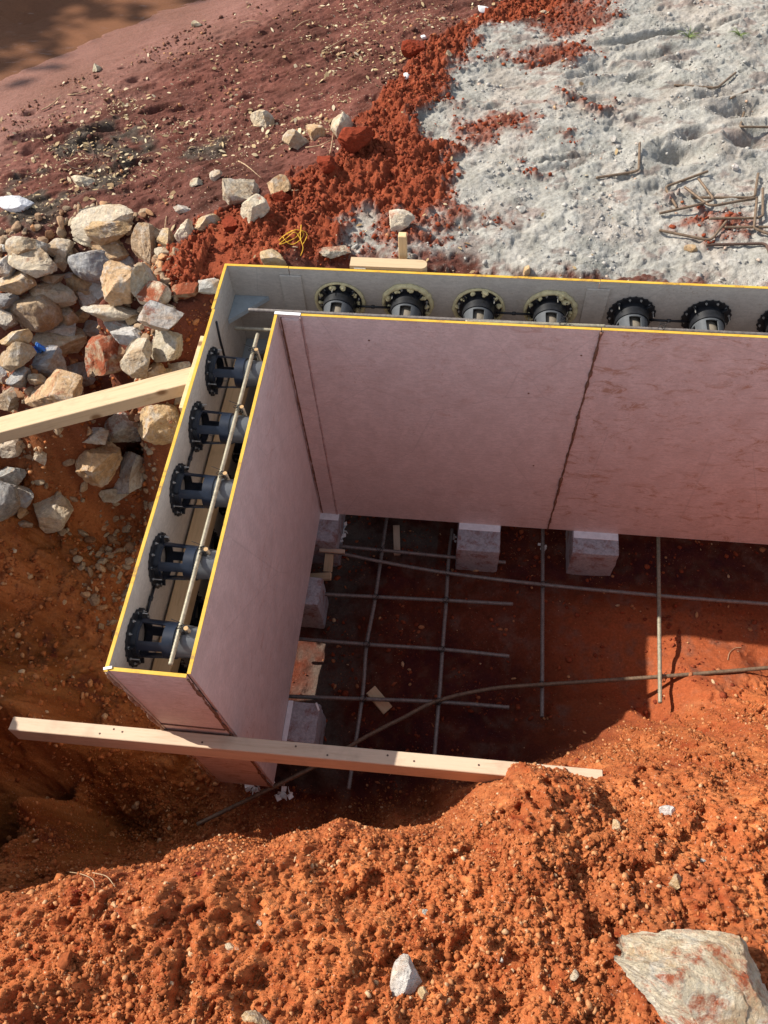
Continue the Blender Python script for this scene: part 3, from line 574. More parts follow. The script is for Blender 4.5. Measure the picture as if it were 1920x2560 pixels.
def fitting(kind, loc, rot, label, foam=False, sd=0):
    """built along local +X (away from the outer sheet); origin at the flange centre"""
    t = empty('pipe_fitting', (0, 0, 0), label=label, cat='pipe fitting', group='pipe fittings fixed along the outer formwork sheets')
    O = np.zeros(3); u = np.array([0, 0, 1.]); v = np.array([0, 1., 0]); w_ = np.array([1., 0, 0])
    n = 72; lens = [.0, .005]
    V = []; F = []
    for (l, ro, ri) in ((.0, .080, .050), (.006, .080, .050)):
        for k in range(n):
            a = 2 * math.pi * k / n; sc_ = ro * (1.0 + (.028 if (k % 3) == 0 else -.02)); d = u * math.cos(a) + v * math.sin(a)
            V.append(w_ * l + d * sc_); V.append(w_ * l + d * ri)
    g = lambda i, k, o: (i * n + k % n) * 2 + o
    for k in range(n):
        F += [(g(1, k, 0), g(1, k + 1, 0), g(1, k + 1, 1), g(1, k, 1)), (g(0, k, 0), g(0, k, 1), g(0, k + 1, 1), g(0, k + 1, 0)), (g(0, k, 0), g(0, k + 1, 0), g(1, k + 1, 0), g(1, k, 0)), (g(0, k, 1), g(1, k, 1), g(1, k + 1, 1), g(0, k + 1, 1))]
    fl = mesh('flange', V, F, BLACK, t)
    # cage with four window openings
    off = 4 if kind == 'left' else 12
    st = [.006, .024, .030, .082, .088, .118] if kind == 'left' else [.006, .040, .060, .112, .120, .150]
    V, F = ringshell(O, u, v, w_, 48, st, .055, .050 if kind == 'left' else .047, .004, (lambda i, k: not (i in (1, 2, 3) and ((k + 4) % 12) < 8)) if kind == 'left' else (lambda i, k: not (i in (2, 3) and ((k + 3) % 12) < 6)))
    cg = mesh('cage', V, F, NAVY if kind == 'left' else GREYP, t); smooth_by_angle(cg, 30)
    V, F = ringshell(O, u, v, w_, 48, [.006, .018 if kind == 'left' else .052], .0585, .0565, .004, lambda i, k: True); smooth_by_angle(mesh('collar', V, F, BLACK, t), 30)
    if kind != 'left':
        V, F = ringshell(O, u, v, w_, 40, [.006, .19], .034, .034, .003, lambda i, k: True); smooth_by_angle(mesh('inner_tube', V, F, TAUPE, t), 30)
    # grey pipe from the cage to the inner sheet
    V, F = ringshell(O, u, v, w_, 40, [.112, .150, .205], .046 if kind == 'left' else .0445, .041, .003, lambda i, k: True); smooth_by_angle(mesh('pipe', V, F, GREYP, t), 30)
    for k in range(4):
        a = math.pi / 2 * k + .785 * (1 if kind == 'left' else 1); d = u * math.cos(a) + v * math.sin(a)
        m_ = MB().obox(w_ * .012 + d * .066, w_, np.cross(w_, d), (.012, .004, .020), .0005); m_.build('rib', BLACK, t)
    for k in range(12):
        a = math.pi / 6 * k + .26; d = u * math.cos(a) + v * math.sin(a); p0 = d * .072
        m_ = MB().tube([p0 + w_ * .006, p0 + w_ * .0085], .0042, 8); ln = .024 if k % 4 == sd % 4 else .005
        m_.tube([p0 + w_ * .0085, p0 + w_ * (.0085 + ln)], .0017, 6); m_.build('screw', ZINC, t)
    if foam:
        r_ = random.Random(sd); n_ = 90; V = []; F = []
        ring = []
        for k in range(n_):
            a = 2 * math.pi * k / n_; tt = .5 + .5 * math.sin(a * 1.0 + sd); rr = .0045 + .0075 * tt * (0.5 + .8 * abs(float(vn(np.array([k * .35 + sd * 7.0]), np.array([3.3]), 5)[0]) * 2))
            ring.append((a, rr))
        P = [(u * math.cos(a) + v * math.sin(a)) * (.083 + rr * .3) + w_ * .004 for a, rr in ring]; P.append(P[0])
        MB().tube(P, [r for _, r in ring] + [ring[0][1]], 8, False).build('foam_ring', FOAM, t, True)
        m_ = MB()
        for k in range(10):
            a = math.pi / 5 * k + .1 + .3 * r_.random(); c_ = (u * math.cos(a) + v * math.sin(a)) * (.066 + .010 * r_.random()) + w_ * .008; R_ = .006 + .006 * r_.random()
            for q in range(3):
                cc = c_ + np.array([.003 * q, r_.uniform(-.006, .006), r_.uniform(-.006, .006)]); s_ = R_ * (1 - .22 * q)
                pr = [(cc - w_ * s_ * .7), cc - w_ * s_ * .3, cc, cc + w_ * s_ * .5, cc + w_ * s_ * .8]; m_.tube(pr, [s_ * .6, s_ * .9, s_, s_ * .75, s_ * .3], 8)
        m_.build('foam_blobs', FOAM, t, True, kind='stuff')
    t.location = loc; t.rotation_euler = (0, 0, rot)
    for ch in t.children: ch.matrix_parent_inverse = Matrix.Identity(4)
    return t
def copytree(o, label):
    c_ = o.copy(); sc.collection.objects.link(c_)
    for ch in o.children:
        d = ch.copy(); sc.collection.objects.link(d); d.parent = c_; d.matrix_parent_inverse = ch.matrix_parent_inverse.copy()
    c_['label'] = label; return c_
ordn = ['first', 'second', 'third', 'fourth', 'fifth', 'sixth', 'seventh']
xi = OX + T + .0042 + .0002
desc = ['navy blue slotted pipe fitting nearest the corner of the short left wall', 'navy blue slotted pipe fitting second from the corner on the short left wall', 'navy blue slotted pipe fitting in the middle of the short left wall',
        'navy blue slotted pipe fitting beside the rust-orange bar tie, second from the open end', 'navy blue slotted pipe fitting nearest the end panel of the short wall']
pr = None
for i, y in enumerate((-.156, -.388, -.629, -.873, -1.112)):
    if i == 0: pr = fitting('left', (xi, y, -.120), 0, desc[i], False, 1); cur = pr
    else: cur = copytree(pr, desc[i]); cur.location = (xi, y, -.120); cur.rotation_euler = (0, 0, 0)
for i, y in enumerate((-.156, -.388, -.629, -.873, -1.112)):
    cur = copytree(pr, 'dark lower pipe fitting directly under the %s fitting of the short wall' % ['corner', 'second', 'middle', 'fourth', 'end'][i]); cur.location = (xi, y, -.52)
yi = OY - .0014
ldesc = ['foamed pipe fitting of the long wall closest to the corner bracket', 'foamed pipe fitting second from the corner on the long wall', 'foamed pipe fitting left of the centre joint plate pair, third from the corner',
         'foamed pipe fitting just left of the second joint plate, tie wire at its foot', 'clean pipe fitting without foam just right of the second joint plate', 'pipe fitting with white drips down its grey cone on the long wall', 'pipe fitting cut by the right edge of the photo']
for i, x in enumerate((.168, .41, .662, .908, 1.186, 1.437, 1.69)):
    if i < 4: cur = fitting('long', (x, yi, -.138), -math.pi / 2, ldesc[i], True, 11 + i * 3)
    elif i == 4: pr2 = cur = fitting('long', (x, yi, -.138), -math.pi / 2, ldesc[i], False, 2)
    else: cur = copytree(pr2, ldesc[i]); cur.location = (x, yi, -.138)
def link(a, b, lab):
    a = np.array(a); b = np.array(b); m_ = MB().tube([a, (a + b) / 2 - (b - a) * .02, (a + b) / 2, b], .0042, 8); d = (b - a) / np.linalg.norm(b - a); c_ = (a + b) / 2
    m_.tube([c_ - d * .006, c_ + d * .006], .0065, 8); m_.build('connecting_rod', BLACK, None, True, label=lab, cat='rod', group='black rods joining pairs of pipe fittings')
lab3 = ['black rod joining the two foamed fittings nearest the corner', 'black rod joining the two foamed fittings left of the second joint plate', 'black rod joining the two clean fittings at the right']
for (x0, x1), lb in zip(((.168, .41), (.662, .908), (1.186, 1.437)), lab3): link((x0 + .060, OY - .026, -.137), (x1 - .060, OY - .026, -.137), lb)
lab4 = ['short black rod between the second and middle fittings of the left wall', 'short black rod between the last two fittings of the left wall']
for (y0, y1), lb in zip(((-.388, -.629), (-.873, -1.112)), lab4): link((xi + .006, y0 - .078, -.125), (xi + .006, y1 + .078, -.125), lb)
# ---------------------------------------------------------------- bars between the sheets
rebar([(-.074, -.026, -.068), (-.082, -1.199, -.066)], .0062, 'long pale ribbed bar lying along the top of the short left wall cavity', 'bars inside the formwork', REBARL)
vl = ['upright bar in the left cavity tied nearest the corner', 'upright bar in the left cavity, second tied stub from the corner', 'upright bar at the middle fitting of the left cavity', 'upright bar with a rusty orange top in the left cavity', 'upright bar nearest the end panel of the left cavity']
for i, (y, lb) in enumerate(zip((-.110, -.350, -.602, -.860, -1.100), vl)):
    o = rebar([(-.060, y, -.052), (-.050, y + .02, -.5), (-.048, y + .02, -1.2)], .006, lb, 'bars inside the formwork', REBARL, step=.006)
    MB().tube([(-.060, y, -.0525), (-.060, y, -.0505)], .0064, 12).build('cut_end', RUSTEND, o)
    r_ = random.Random(i); P = []
    for k in range(70):
        a = k * .55; P.append((-.068 + .011 * math.cos(a) + r_.uniform(-.003, .003), y + .010 * math.sin(a * .7) + r_.uniform(-.003, .003), -.064 + .010 * math.sin(a) + r_.uniform(-.002, .002)))
    P += [(-.085 - .004 * k * math.cos(k), y + .004 * k, -.060 + .004 * math.sin(k * 1.3)) for k in range(7)]
    MB().tube(polyline(P, .004), .0010, 5).build('tie_wire', WIRE, None, True, label='twisted black tie wire around the ' + ['corner', 'second', 'middle', 'fourth rusty', 'endmost'][i] + ' upright bar of the left wall', cat='tie wire', group='tie wires on the bars')
rebar([(-.118, .060, -.045), (2.4, .060, -.045)], .0065, 'dark horizontal bar just below the top of the long wall cavity', 'bars inside the formwork', REBARD)
rebar([(-.186, .060, -.138), (1.6, .060, -.138)], .0065, 'lower horizontal bar poking out beyond the inner corner', 'bars inside the formwork', REBARL)
rebar([(.62, .034, -.024), (1.070, .040, -.022)], .0062, 'sunlit ribbed bar end beside the second joint plate', 'bars inside the formwork', REBARL)
P = [(.935 + .012 * math.cos(a), .034 + .010 * math.sin(a), -.02 + .002 * a) for a in np.linspace(0, 16, 50)]; P += [(.94, .036, .02), (.943, .04, .034)]
MB().tube(P, .001, 5).build('tie_wire', WIRE, None, True, label='black tie wire standing up from the sunlit bar of the long wall', cat='tie wire', group='tie wires on the bars')
P = [(1.245 + .010 * math.cos(a), .034 + .010 * math.sin(a), -.022 + .002 * a) for a in np.linspace(0, 16, 50)]; P += [(1.26, .036, .01), (1.262, .04, .016)]
MB().tube(P, .001, 5).build('tie_wire', WIRE, None, True, label='black tie wire beside the clean fitting right of the joint plate', cat='tie wire', group='tie wires on the bars')
# timber spacer inside the left cavity
MB().box((-.206, -1.19, -.33), (-.150, .03, -.262), .003).build('timber_spacer', TIMBY, None, label='brown timber lying lengthwise inside the left wall cavity under the fittings', cat='timber')
# ---------------------------------------------------------------- timbers outside
def plank(name, A, B, wdt, th, mat, label, cat='timber', bev=.002, tilt=0.0, **k):
    A = np.array(A, float); B = np.array(B, float); u = B - A; Lg = np.linalg.norm(u); u /= Lg
    up_ = np.array([0, 0, 1.0]); sd_ = np.cross(up_, u); sd_ /= np.linalg.norm(sd_)
    e = empty
    m_ = MB(); m_.obox((Lg / 2, 0, 0), (1, 0, 0), (0, 1, 0), (Lg, wdt, th), bev)
    o = m_.build(name, mat, None, label=label, cat=cat, **k)
    R3 = Matrix((u.tolist(), (sd_ * math.cos(tilt) + np.cross(u, sd_) * math.sin(tilt)).tolist(), (np.cross(u, sd_) * math.cos(tilt) - sd_ * math.sin(tilt)).tolist())).transposed().to_4x4(); R3.translation = Vector(A.tolist())
    o.matrix_world = R3; return o
# prop across the end panel
PT = -.12
pk = plank('timber_prop', (-.715, -1.284, -.575), (1.11, -1.284, -.512), .044, .078, TIMBP, 'long pale timber prop crossing the pit in front of the end panel', tilt=PT)
for (x, y) in ((.17, .01), (.22, -.012), (.47, .008), (.50, -.015), (1.02, .005), (1.06, -.012), (.75, .015), (1.38, .0)):
    pass
for (t_, w_) in ((.30, -.008), (.34, .010), (.37, .004), (.63, -.006), (.92, .008), (1.02, -.010), (1.20, .006), (1.28, -.004), (1.47, .002)):
    nl = MB().tube([(t_, w_, .0385), (t_, w_, .0400)], .0032, 8).build('nail', RUST, None); nl.parent = pk
# brace against the outer left sheet
pb = plank('timber_brace', (-1.60, -.585, -.305), (OX - .004, -.215, -.085), .085, .045, TIMB, 'doubled yellow timber brace butting against the left wall above the rocks', tilt=-.18)
# board and peg behind the long wall
brd = MB(); n_ = 24; x0, x1, y0, y1 = .212, .474, .232, .275
pts2 = [(x0, y0)] + [(x1 - .02, y0)] + [(x1 - .02 + .022 * math.sin(a), (y0 + y1) / 2 - (y1 - y0) / 2 * math.cos(a)) for a in np.linspace(.2, math.pi - .2, 10)] + [(x1 - .02, y1), (x0, y1)]
n2 = len(pts2); brd.add([(x, y, -.05) for x, y in pts2] + [(x, y, .012) for x, y in pts2], [tuple(range(n2))[::-1], tuple(range(n2, 2 * n2))] + [(i, (i + 1) % n2, n2 + (i + 1) % n2, n2 + i) for i in range(n2)])
bo = brd.build('timber_offcut', TIMB, None, label='short rounded timber offcut lying behind the long wall with a barcode sticker', cat='timber offcut')
st = MB().obox((.247, .2295, -.004), (1, 0, 0), (0, 0, 1), (.040, .018, .001), .0002).build('sticker', WHITE, bo)
r_ = random.Random(3); bc = MB(); x = .231
while x < .262:
    wd = r_.choice((.0008, .0013, .002)); bc.obox((x + wd / 2, .22875, -.004), (1, 0, 0), (0, 0, 1), (wd, .011, .0004), .0001); x += wd + r_.choice((.0008, .0013))
bc.build('barcode', BLACK, st)
MB().box((.374, .300, -.20), (.402, .325, .085), .002).build('timber_peg', TIMBZ, None, label='small square timber peg standing upright behind the rounded offcut', cat='peg')
# ---------------------------------------------------------------- floor bars
zf = -1.405; FBR = .0085
def fb(pts, r, z, label, mat=REBARD, curve=False):
    zs = z if isinstance(z, (list, tuple)) else [z] * len(pts)
    P = [bp(a, b, q) for (a, b), q in zip(pts, zs)]
    return rebar(P, r, label, 'bars of the floor mesh', mat, curve, step=.0055)
fb([(640, 1171), (820, 1188), (1092, 1215)], FBR, zf, 'short cross bar ending beside the first block under the long wall')
fb([(640, 1180), (686, 1185), (825, 1213.6), (972, 1238.6), (1174, 1263), (1422, 1286.5), (1659, 1305), (1900, 1325)], FBR, zf + .016, 'longest floor bar running right across the pit past both blocks', curve=True)
fb([(610, 1279), (669, 1282), (963, 1297), (1108, 1305)], FBR, zf, 'floor bar passing by the second left block', curve=True)
fb([(590, 1377), (652, 1381), (794, 1392), (953, 1402.6), (1100, 1417.6)], FBR, zf, 'floor bar crossing the sunlit gravel patch', curve=True)
fb([(580, 1503), (785, 1510), (942, 1516), (1100, 1528)], FBR, zf, 'lowest short floor bar near the front left block', curve=True)
fb([(842, 1090), (836, 1115), (811, 1290), (792, 1393), (783, 1502), (753, 1705)], FBR, zf - .016, 'leftmost bar of the floor mesh running towards the viewer', curve=True)
fb([(977, 1143), (969, 1209), (964, 1296), (956, 1403), (949, 1503), (935, 1672)], FBR, zf - .016, 'floor bar running towards the viewer beside the first block', curve=True)
fb([(1172.6, 1120), (1172.6, 1144), (1171, 1549)], FBR, zf - .016, 'floor bar running towards the viewer between the two blocks')
fb([(1421, 1140), (1422, 1164), (1426, 1518)], FBR, [zf - .016, zf - .016, zf + .11], 'rightmost floor bar with a sunlit rusty end', REBARL)
fb([(1900, 1420), (1659, 1442.6), (1428, 1461.5), (1167, 1479), (1054, 1489), (945, 1514), (870, 1551), (790, 1592), (700, 1645), (560, 1715), (425, 1781)], FBR,
   [-1.30, -1.32, -1.345, -1.385, -1.39, -1.39, -1.40, -1.40, -1.40, -1.40, -1.38], 'long bent floor bar curving from the sunlit right to the dark lower left', REBAR, True)
KN = [(820, 1188), (811, 1290), (792, 1393), (784, 1510), (969, 1238), (963, 1297), (953, 1403), (947, 1515), (1174, 1263), (1422, 1286.5), (1170, 1479), (1426, 1462)]
for k, (a, b) in enumerate(KN):
    c_ = bp(a, b, zf + .012); P = [c_ + np.array([.014 * math.cos(t * 1.9), .012 * math.sin(t * 1.9), .012 * math.sin(t)]) for t in np.linspace(0, 9, 30)] + [c_ + np.array([.014, .01, .015]), c_ + np.array([.022, .016, .024])]
    MB().tube(P, .0013, 5).build('tie_wire', WIRE, None, True, label='tie wire knot at bar crossing, ' + ['top left', 'second in the leftmost column', 'third in the leftmost column', 'lowest in the leftmost column', 'top of the second column', 'second in the second column', 'third in the second column', 'at the bend of the curved bar', 'on the bar between the blocks, upper', 'on the rightmost bar in shadow', 'on the bar between the blocks, lower', 'on the rightmost bar in the sun'][k], cat='tie wire', group='tie wires on the bars')
# ---------------------------------------------------------------- concrete blocks
def block(x0, x1, y0, y1, lab, z1=-H - .002, z0=-1.56, rot=0.0, sd=0, dirt=0):
    n = 14; import bmesh
    bm = bmesh.new(); bmesh.ops.create_cube(bm, size=1.0); bmesh.ops.subdivide_edges(bm, edges=bm.edges, cuts=10, use_grid_fill=True)
    S = np.array([x1 - x0, y1 - y0, z1 - z0]); C0 = np.array([(x0 + x1) / 2, (y0 + y1) / 2, (z0 + z1) / 2])
    P = np.array([v.co[:] for v in bm.verts]) * S
    for ax in range(3):                                    # round the arrises, chip them
        pass
    h = S / 2; rad = .010; Q = np.clip(P, -(h - rad), h - rad); D = P - Q; ln = np.linalg.norm(D, axis=1)[:, None] + 1e-9; k = (np.abs(D) > 1e-6).sum(1) > 1
    P = np.where(k[:, None], Q + D / ln * rad, P) + (np.stack([vn3(P * 60 + sd + i * 9, 5) for i in range(3)], 1)) * .004 + (np.stack([vn3(P * 18 + sd + i * 7, 6) for i in range(3)], 1)) * .006 * k[:, None]
    for v_, p_ in zip(bm.verts, P): v_.co = p_
    me = bpy.data.meshes.new('concrete_block'); bm.to_mesh(me); bm.free(); me.materials.append(CONC)
    o = bpy.data.objects.new('concrete_block', me); sc.collection.objects.link(o); o.location = C0; o.rotation_euler = (0, 0, rot)
    smooth_by_angle(o, 40); return tag(o, lab, 'concrete block', 'concrete blocks carrying the formwork')
blk = [block(.645, .842, -.142, .10, 'grey concrete block under the long wall, the nearer one to the inner corner', sd=1),
       block(1.165, 1.372, -.112, .12, 'grey concrete block under the long wall at the right of the picture', sd=5),
       block(-.14, .092, -.150, .12, 'concrete block right under the inner corner of the formwork', sd=9),
       block(-.20, .060, -.47, -.33, 'concrete block half hidden under the left wall, beside timber scraps', sd=13, z1=-H - .002),
       block(-.20, .135, -1.07, -.90, 'red-stained concrete block under the left wall just above the timber prop', sd=17)]
for o, (x0, x1, y) in zip(blk[:3], ((.65, .838, -.012), (1.17, 1.368, -.012), (-.01, .088, -.012))):
    c_ = MB().box((x0, y - .022, -H - .0025), (x1, .02, -H + .001), .001); tag(c_.build('mortar_strip', TAPE, o)); 
cm = blk[4]
MB().box((.001, -1.068, -H - .0025), (.022, -.902, -H + .001), .001).build('mortar_strip', TAPE, cm)
# scraps of timber on the pit floor
def scrap(a, b, za, zb, wdt, th, mat, lab, cat='wood scrap'):
    return plank('wood_scrap', bp(*a, za), bp(*b, zb), wdt, th, mat, lab, cat, .0015, group='timber scraps on the pit floor')
scrap((856, 1136), (858, 1198), -1.465, -1.465, .032, .018, TIMBP, 'pale flat wood scrap lying upright in the picture beside the first floor bar')
scrap((660, 1248), (715, 1245), -1.40, -1.37, .035, .018, TIMB, 'orange wood wedge sticking out from under the left wall')
scrap((712, 1196), (708, 1235), -1.40, -1.44, .040, .03, TIMB, 'small wood chock next to the corner block')
scrap((800, 1490), (838, 1535), -1.43, -1.46, .05, .02, TIMB, 'broken brown wood piece on the floor beside the lowest cross bar')
scrap((683, 1518), (689, 1535), -H + .006, -H + .006, .008, .006, WHITE, 'tiny white strip lying on the red-stained block')
scrap((690, 1188), (745, 1192), -1.36, -1.36, .02, .012, TIMBP, 'thin pale batten end by the corner block')
# crumpled packing
def crumple(P, s, lab, sd):
    r_ = random.Random(sd); V = []; F = []; b = 0
    for k in range(14):
        c_ = np.array(P) + np.array([r_.gauss(0, s * .5), r_.gauss(0, s * .5), r_.uniform(0, s * .4)])
        a = np.array([r_.gauss(0, 1) for _ in range(3)]); a /= np.linalg.norm(a); d = np.cross(a, [r_.gauss(0, 1) for _ in range(3)]); d /= np.linalg.norm(d); e = np.cross(a, d)
        q = [c_ + a * s * .35 * x + d * s * .35 * y + e * r_.uniform(-.12, .12) * s for x, y in ((-1, -1), (1, -1), (1, 1), (-1, 1))]
        V += q + [p + e * .002 for p in q]; F += [(b, b + 1, b + 2, b + 3), (b + 7, b + 6, b + 5, b + 4)] + [(b + i, b + 4 + i, b + 4 + (i + 1) % 4, b + (i + 1) % 4) for i in range(4)]; b += 8
    return mesh('foam_scrap', V, F, WHITE, None, label=lab, cat='foam scrap', group='white foam scraps in the pit')
crumple(bp(735, 1150, -1.45), .03, 'white crumpled scrap hanging at the corner block', 1); crumple(bp(728, 1165, -1.42), .02, 'small white scrap just below the corner block scrap', 2)
crumple(bp(978, 1163, -1.47), .014, 'white crumb at the left side of the first block', 3); crumple(bp(1175, 1183, -1.47), .018, 'white scrap beneath the bar between the blocks', 4)
crumple(bp(612, 1715, -1.47), .03, 'white scrap in the dark just right of the end panel foot', 5); crumple(bp(545, 1698, -1.46), .028, 'white scrap under the foot of the end panel', 6)
crumple(bp(585, 1690, -1.46), .018, 'tiny white flecks touching the bottom corner of the left wall', 7)
# ---------------------------------------------------------------- bent bars lying on the sand
def stirrup(pts, lab, r=.0048, lift=.011, mat=None, lifts=None):
    P = [hit(a, b, (lifts[i] if lifts else lift)) for i, (a, b) in enumerate(pts)]
    Q = bend(P, .022); P2 = polyline(Q, .005) if False else Q
    PP = np.vstack([polyline([Q[i], Q[i + 1]], .0045)[(1 if i else 0):] for i in range(len(Q) - 1)])
    rr = np.full(len(PP), r * .95); rr[::2] = r * 1.08
    MB().tube(PP, rr, 8).build('starter_bar', mat or REBAR, None, True, label=lab, cat='bent bar', group='bent starter bars lying on the sand')
stirrup([(1456, 184), (1549, 190), (1589, 157)], 'open V-shaped bent bar farthest up on the sand', lift=.008)
stirrup([(1579, 212), (1629, 191)], 'short bar half buried in sand below the topmost bent bar', lifts=[.012, -.001])
stirrup([(1607, 243), (1599, 274), (1680, 275)], 'L-shaped bar cut by the right edge of the picture', lift=.014)
stirrup([(1382, 309), (1380, 367), (1366, 372), (1288, 384)], 'lone L-shaped bar lying left of the heap of bent bars', lifts=[.02, .012, .010, .008])
stirrup([(1529, 370), (1436, 404), (1462, 448)], 'V-shaped bar at the upper left of the bar heap', lifts=[.016, .012, .006])
stirrup([(1425, 461), (1514, 441), (1543, 431), (1509, 386)], 'bent bar with a hooked right end in the middle of the heap', lifts=[.01, .014, .016, .022])
stirrup([(1479, 404), (1530, 443), (1545, 444), (1636, 427)], 'bar with a shallow V crossing the middle of the heap', lifts=[.026, .024, .024, .018])
stirrup([(1496, 427), (1630, 427), (1638, 375)], 'L-shaped bar with its short leg pointing up the picture', lifts=[.012, .010, .018])
stirrup([(1532, 472), (1637, 471), (1648, 466), (1648, 407)], 'large L-shaped bar at the right of the heap', lifts=[.02, .022, .022, .026])
stirrup([(1635, 430), (1630, 482), (1629, 493), (1672, 510)], 'steep bent bar running off the right edge', lifts=[.03, .03, .028, .014])
stirrup([(1565, 491), (1700, 490)], 'straight bar leaving the picture at the right', lift=.016)
stirrup([(1424, 497), (1535, 520), (1569, 478)], 'rusty V-shaped bar lowest on the left of the heap', lifts=[.008, .008, .016])
stirrup([(1526, 529), (1655, 526), (1662, 545)], 'thin rusty bar nearest the formwork', r=.005, lift=.008, mat=RUST)
# ---------------------------------------------------------------- rocks
def ico(sub):
    import bmesh
    bm = bmesh.new(); bmesh.ops.create_icosphere(bm, subdivisions=sub, radius=1.0)
    V = np.array([v.co[:] for v in bm.verts]); F = np.array([[v.index for v in f.verts] for f in bm.faces]); bm.free(); return V, F
ICO5 = ico(6); ICO4 = ico(5); ICO3 = ico(3); ICO2 = ico(2); ICO1 = ico(1)
def rockshape(sd, V, planes=12, rough=1.0):
    r_ = np.random.default_rng(sd); P = V.copy()
    for k in range(planes):
        n = r_.normal(size=3); n /= np.linalg.norm(n); d = r_.uniform(.38, .80); q = P @ n - d; P = P - np.where(q > 0, q, 0)[:, None] * n
    Nn = P / (np.linalg.norm(P, axis=1)[:, None] + 1e-9)
    dsp = rough * (.07 * vn3(P * 1.7 + sd, 1) + .07 * np.abs(vn3(P * 3.6 + sd * 2, 2)) - .06 * np.round(vn3(P @ r_.normal(size=(3, 3)) * 1.6 + sd, 6) * 3) / 3 + .05 * vn3(P * 8 + sd, 3) + .05 * np.abs(vn3(P * 17 + sd, 4)) + .02 * vn3(P * 38 + sd, 5))
    P = P + Nn * dsp[:, None]
    P -= (P.max(0) + P.min(0)) / 2; P /= (P.max(0) - P.min(0)) / 2; return P
RC = {'c': (.58, .49, .36), 'o': (.50, .35, .20), 'g': (.30, .30, .295), 'w': (.54, .515, .47), 'v': (.48, .41, .30), 'b': (.38, .28, .185)}
def rock(cx, cy, w_, h_, col, label, dirt=.0, lift=None, ang=0.0, group='limestone rocks tipped beside the formwork', cat='rock', mat=None, rough=1.0, flat=1.0, V=None, sd=None):
    sd = sd or (int(cx * 7 + cy * 13) % 9973)
    lf = lift if lift is not None else .0
    P0 = hit(cx, cy, 0.02); s = mpp(P0); ry = h_ / 2 * s * 1.06
    P0 = hit(cx, cy, ry * .42 * flat + lf)
    rx = w_ / 2 * s * 1.05
    Q = rockshape(sd, (V or ICO4)[0], rough=rough) * np.array([rx, ry, ry * .92 * flat])
    if ang:
        a = math.radians(ang); ax = Vector((CAMC - P0).tolist()).normalized(); Rm = np.array(Matrix.Rotation(a, 3, ax)); Q = Q @ Rm.T
    o = mesh('rock', Q, (V or ICO4)[1], mat or ROCK, None, True, label=label, cat=cat, group=group); o.location = P0.tolist()
    smooth_by_angle(o, 28)
    k = random.Random(sd); cc = RC[col]; kb = k.uniform(.88, 1.12); o.color = (*(x * kb * k.uniform(.975, 1.025) for x in cc), dirt); return o
R = []
def z3(cx, cy, w_, h_): return cx * .3333, 388.8 + cy * .3333, w_ * .3333, h_ * .3333
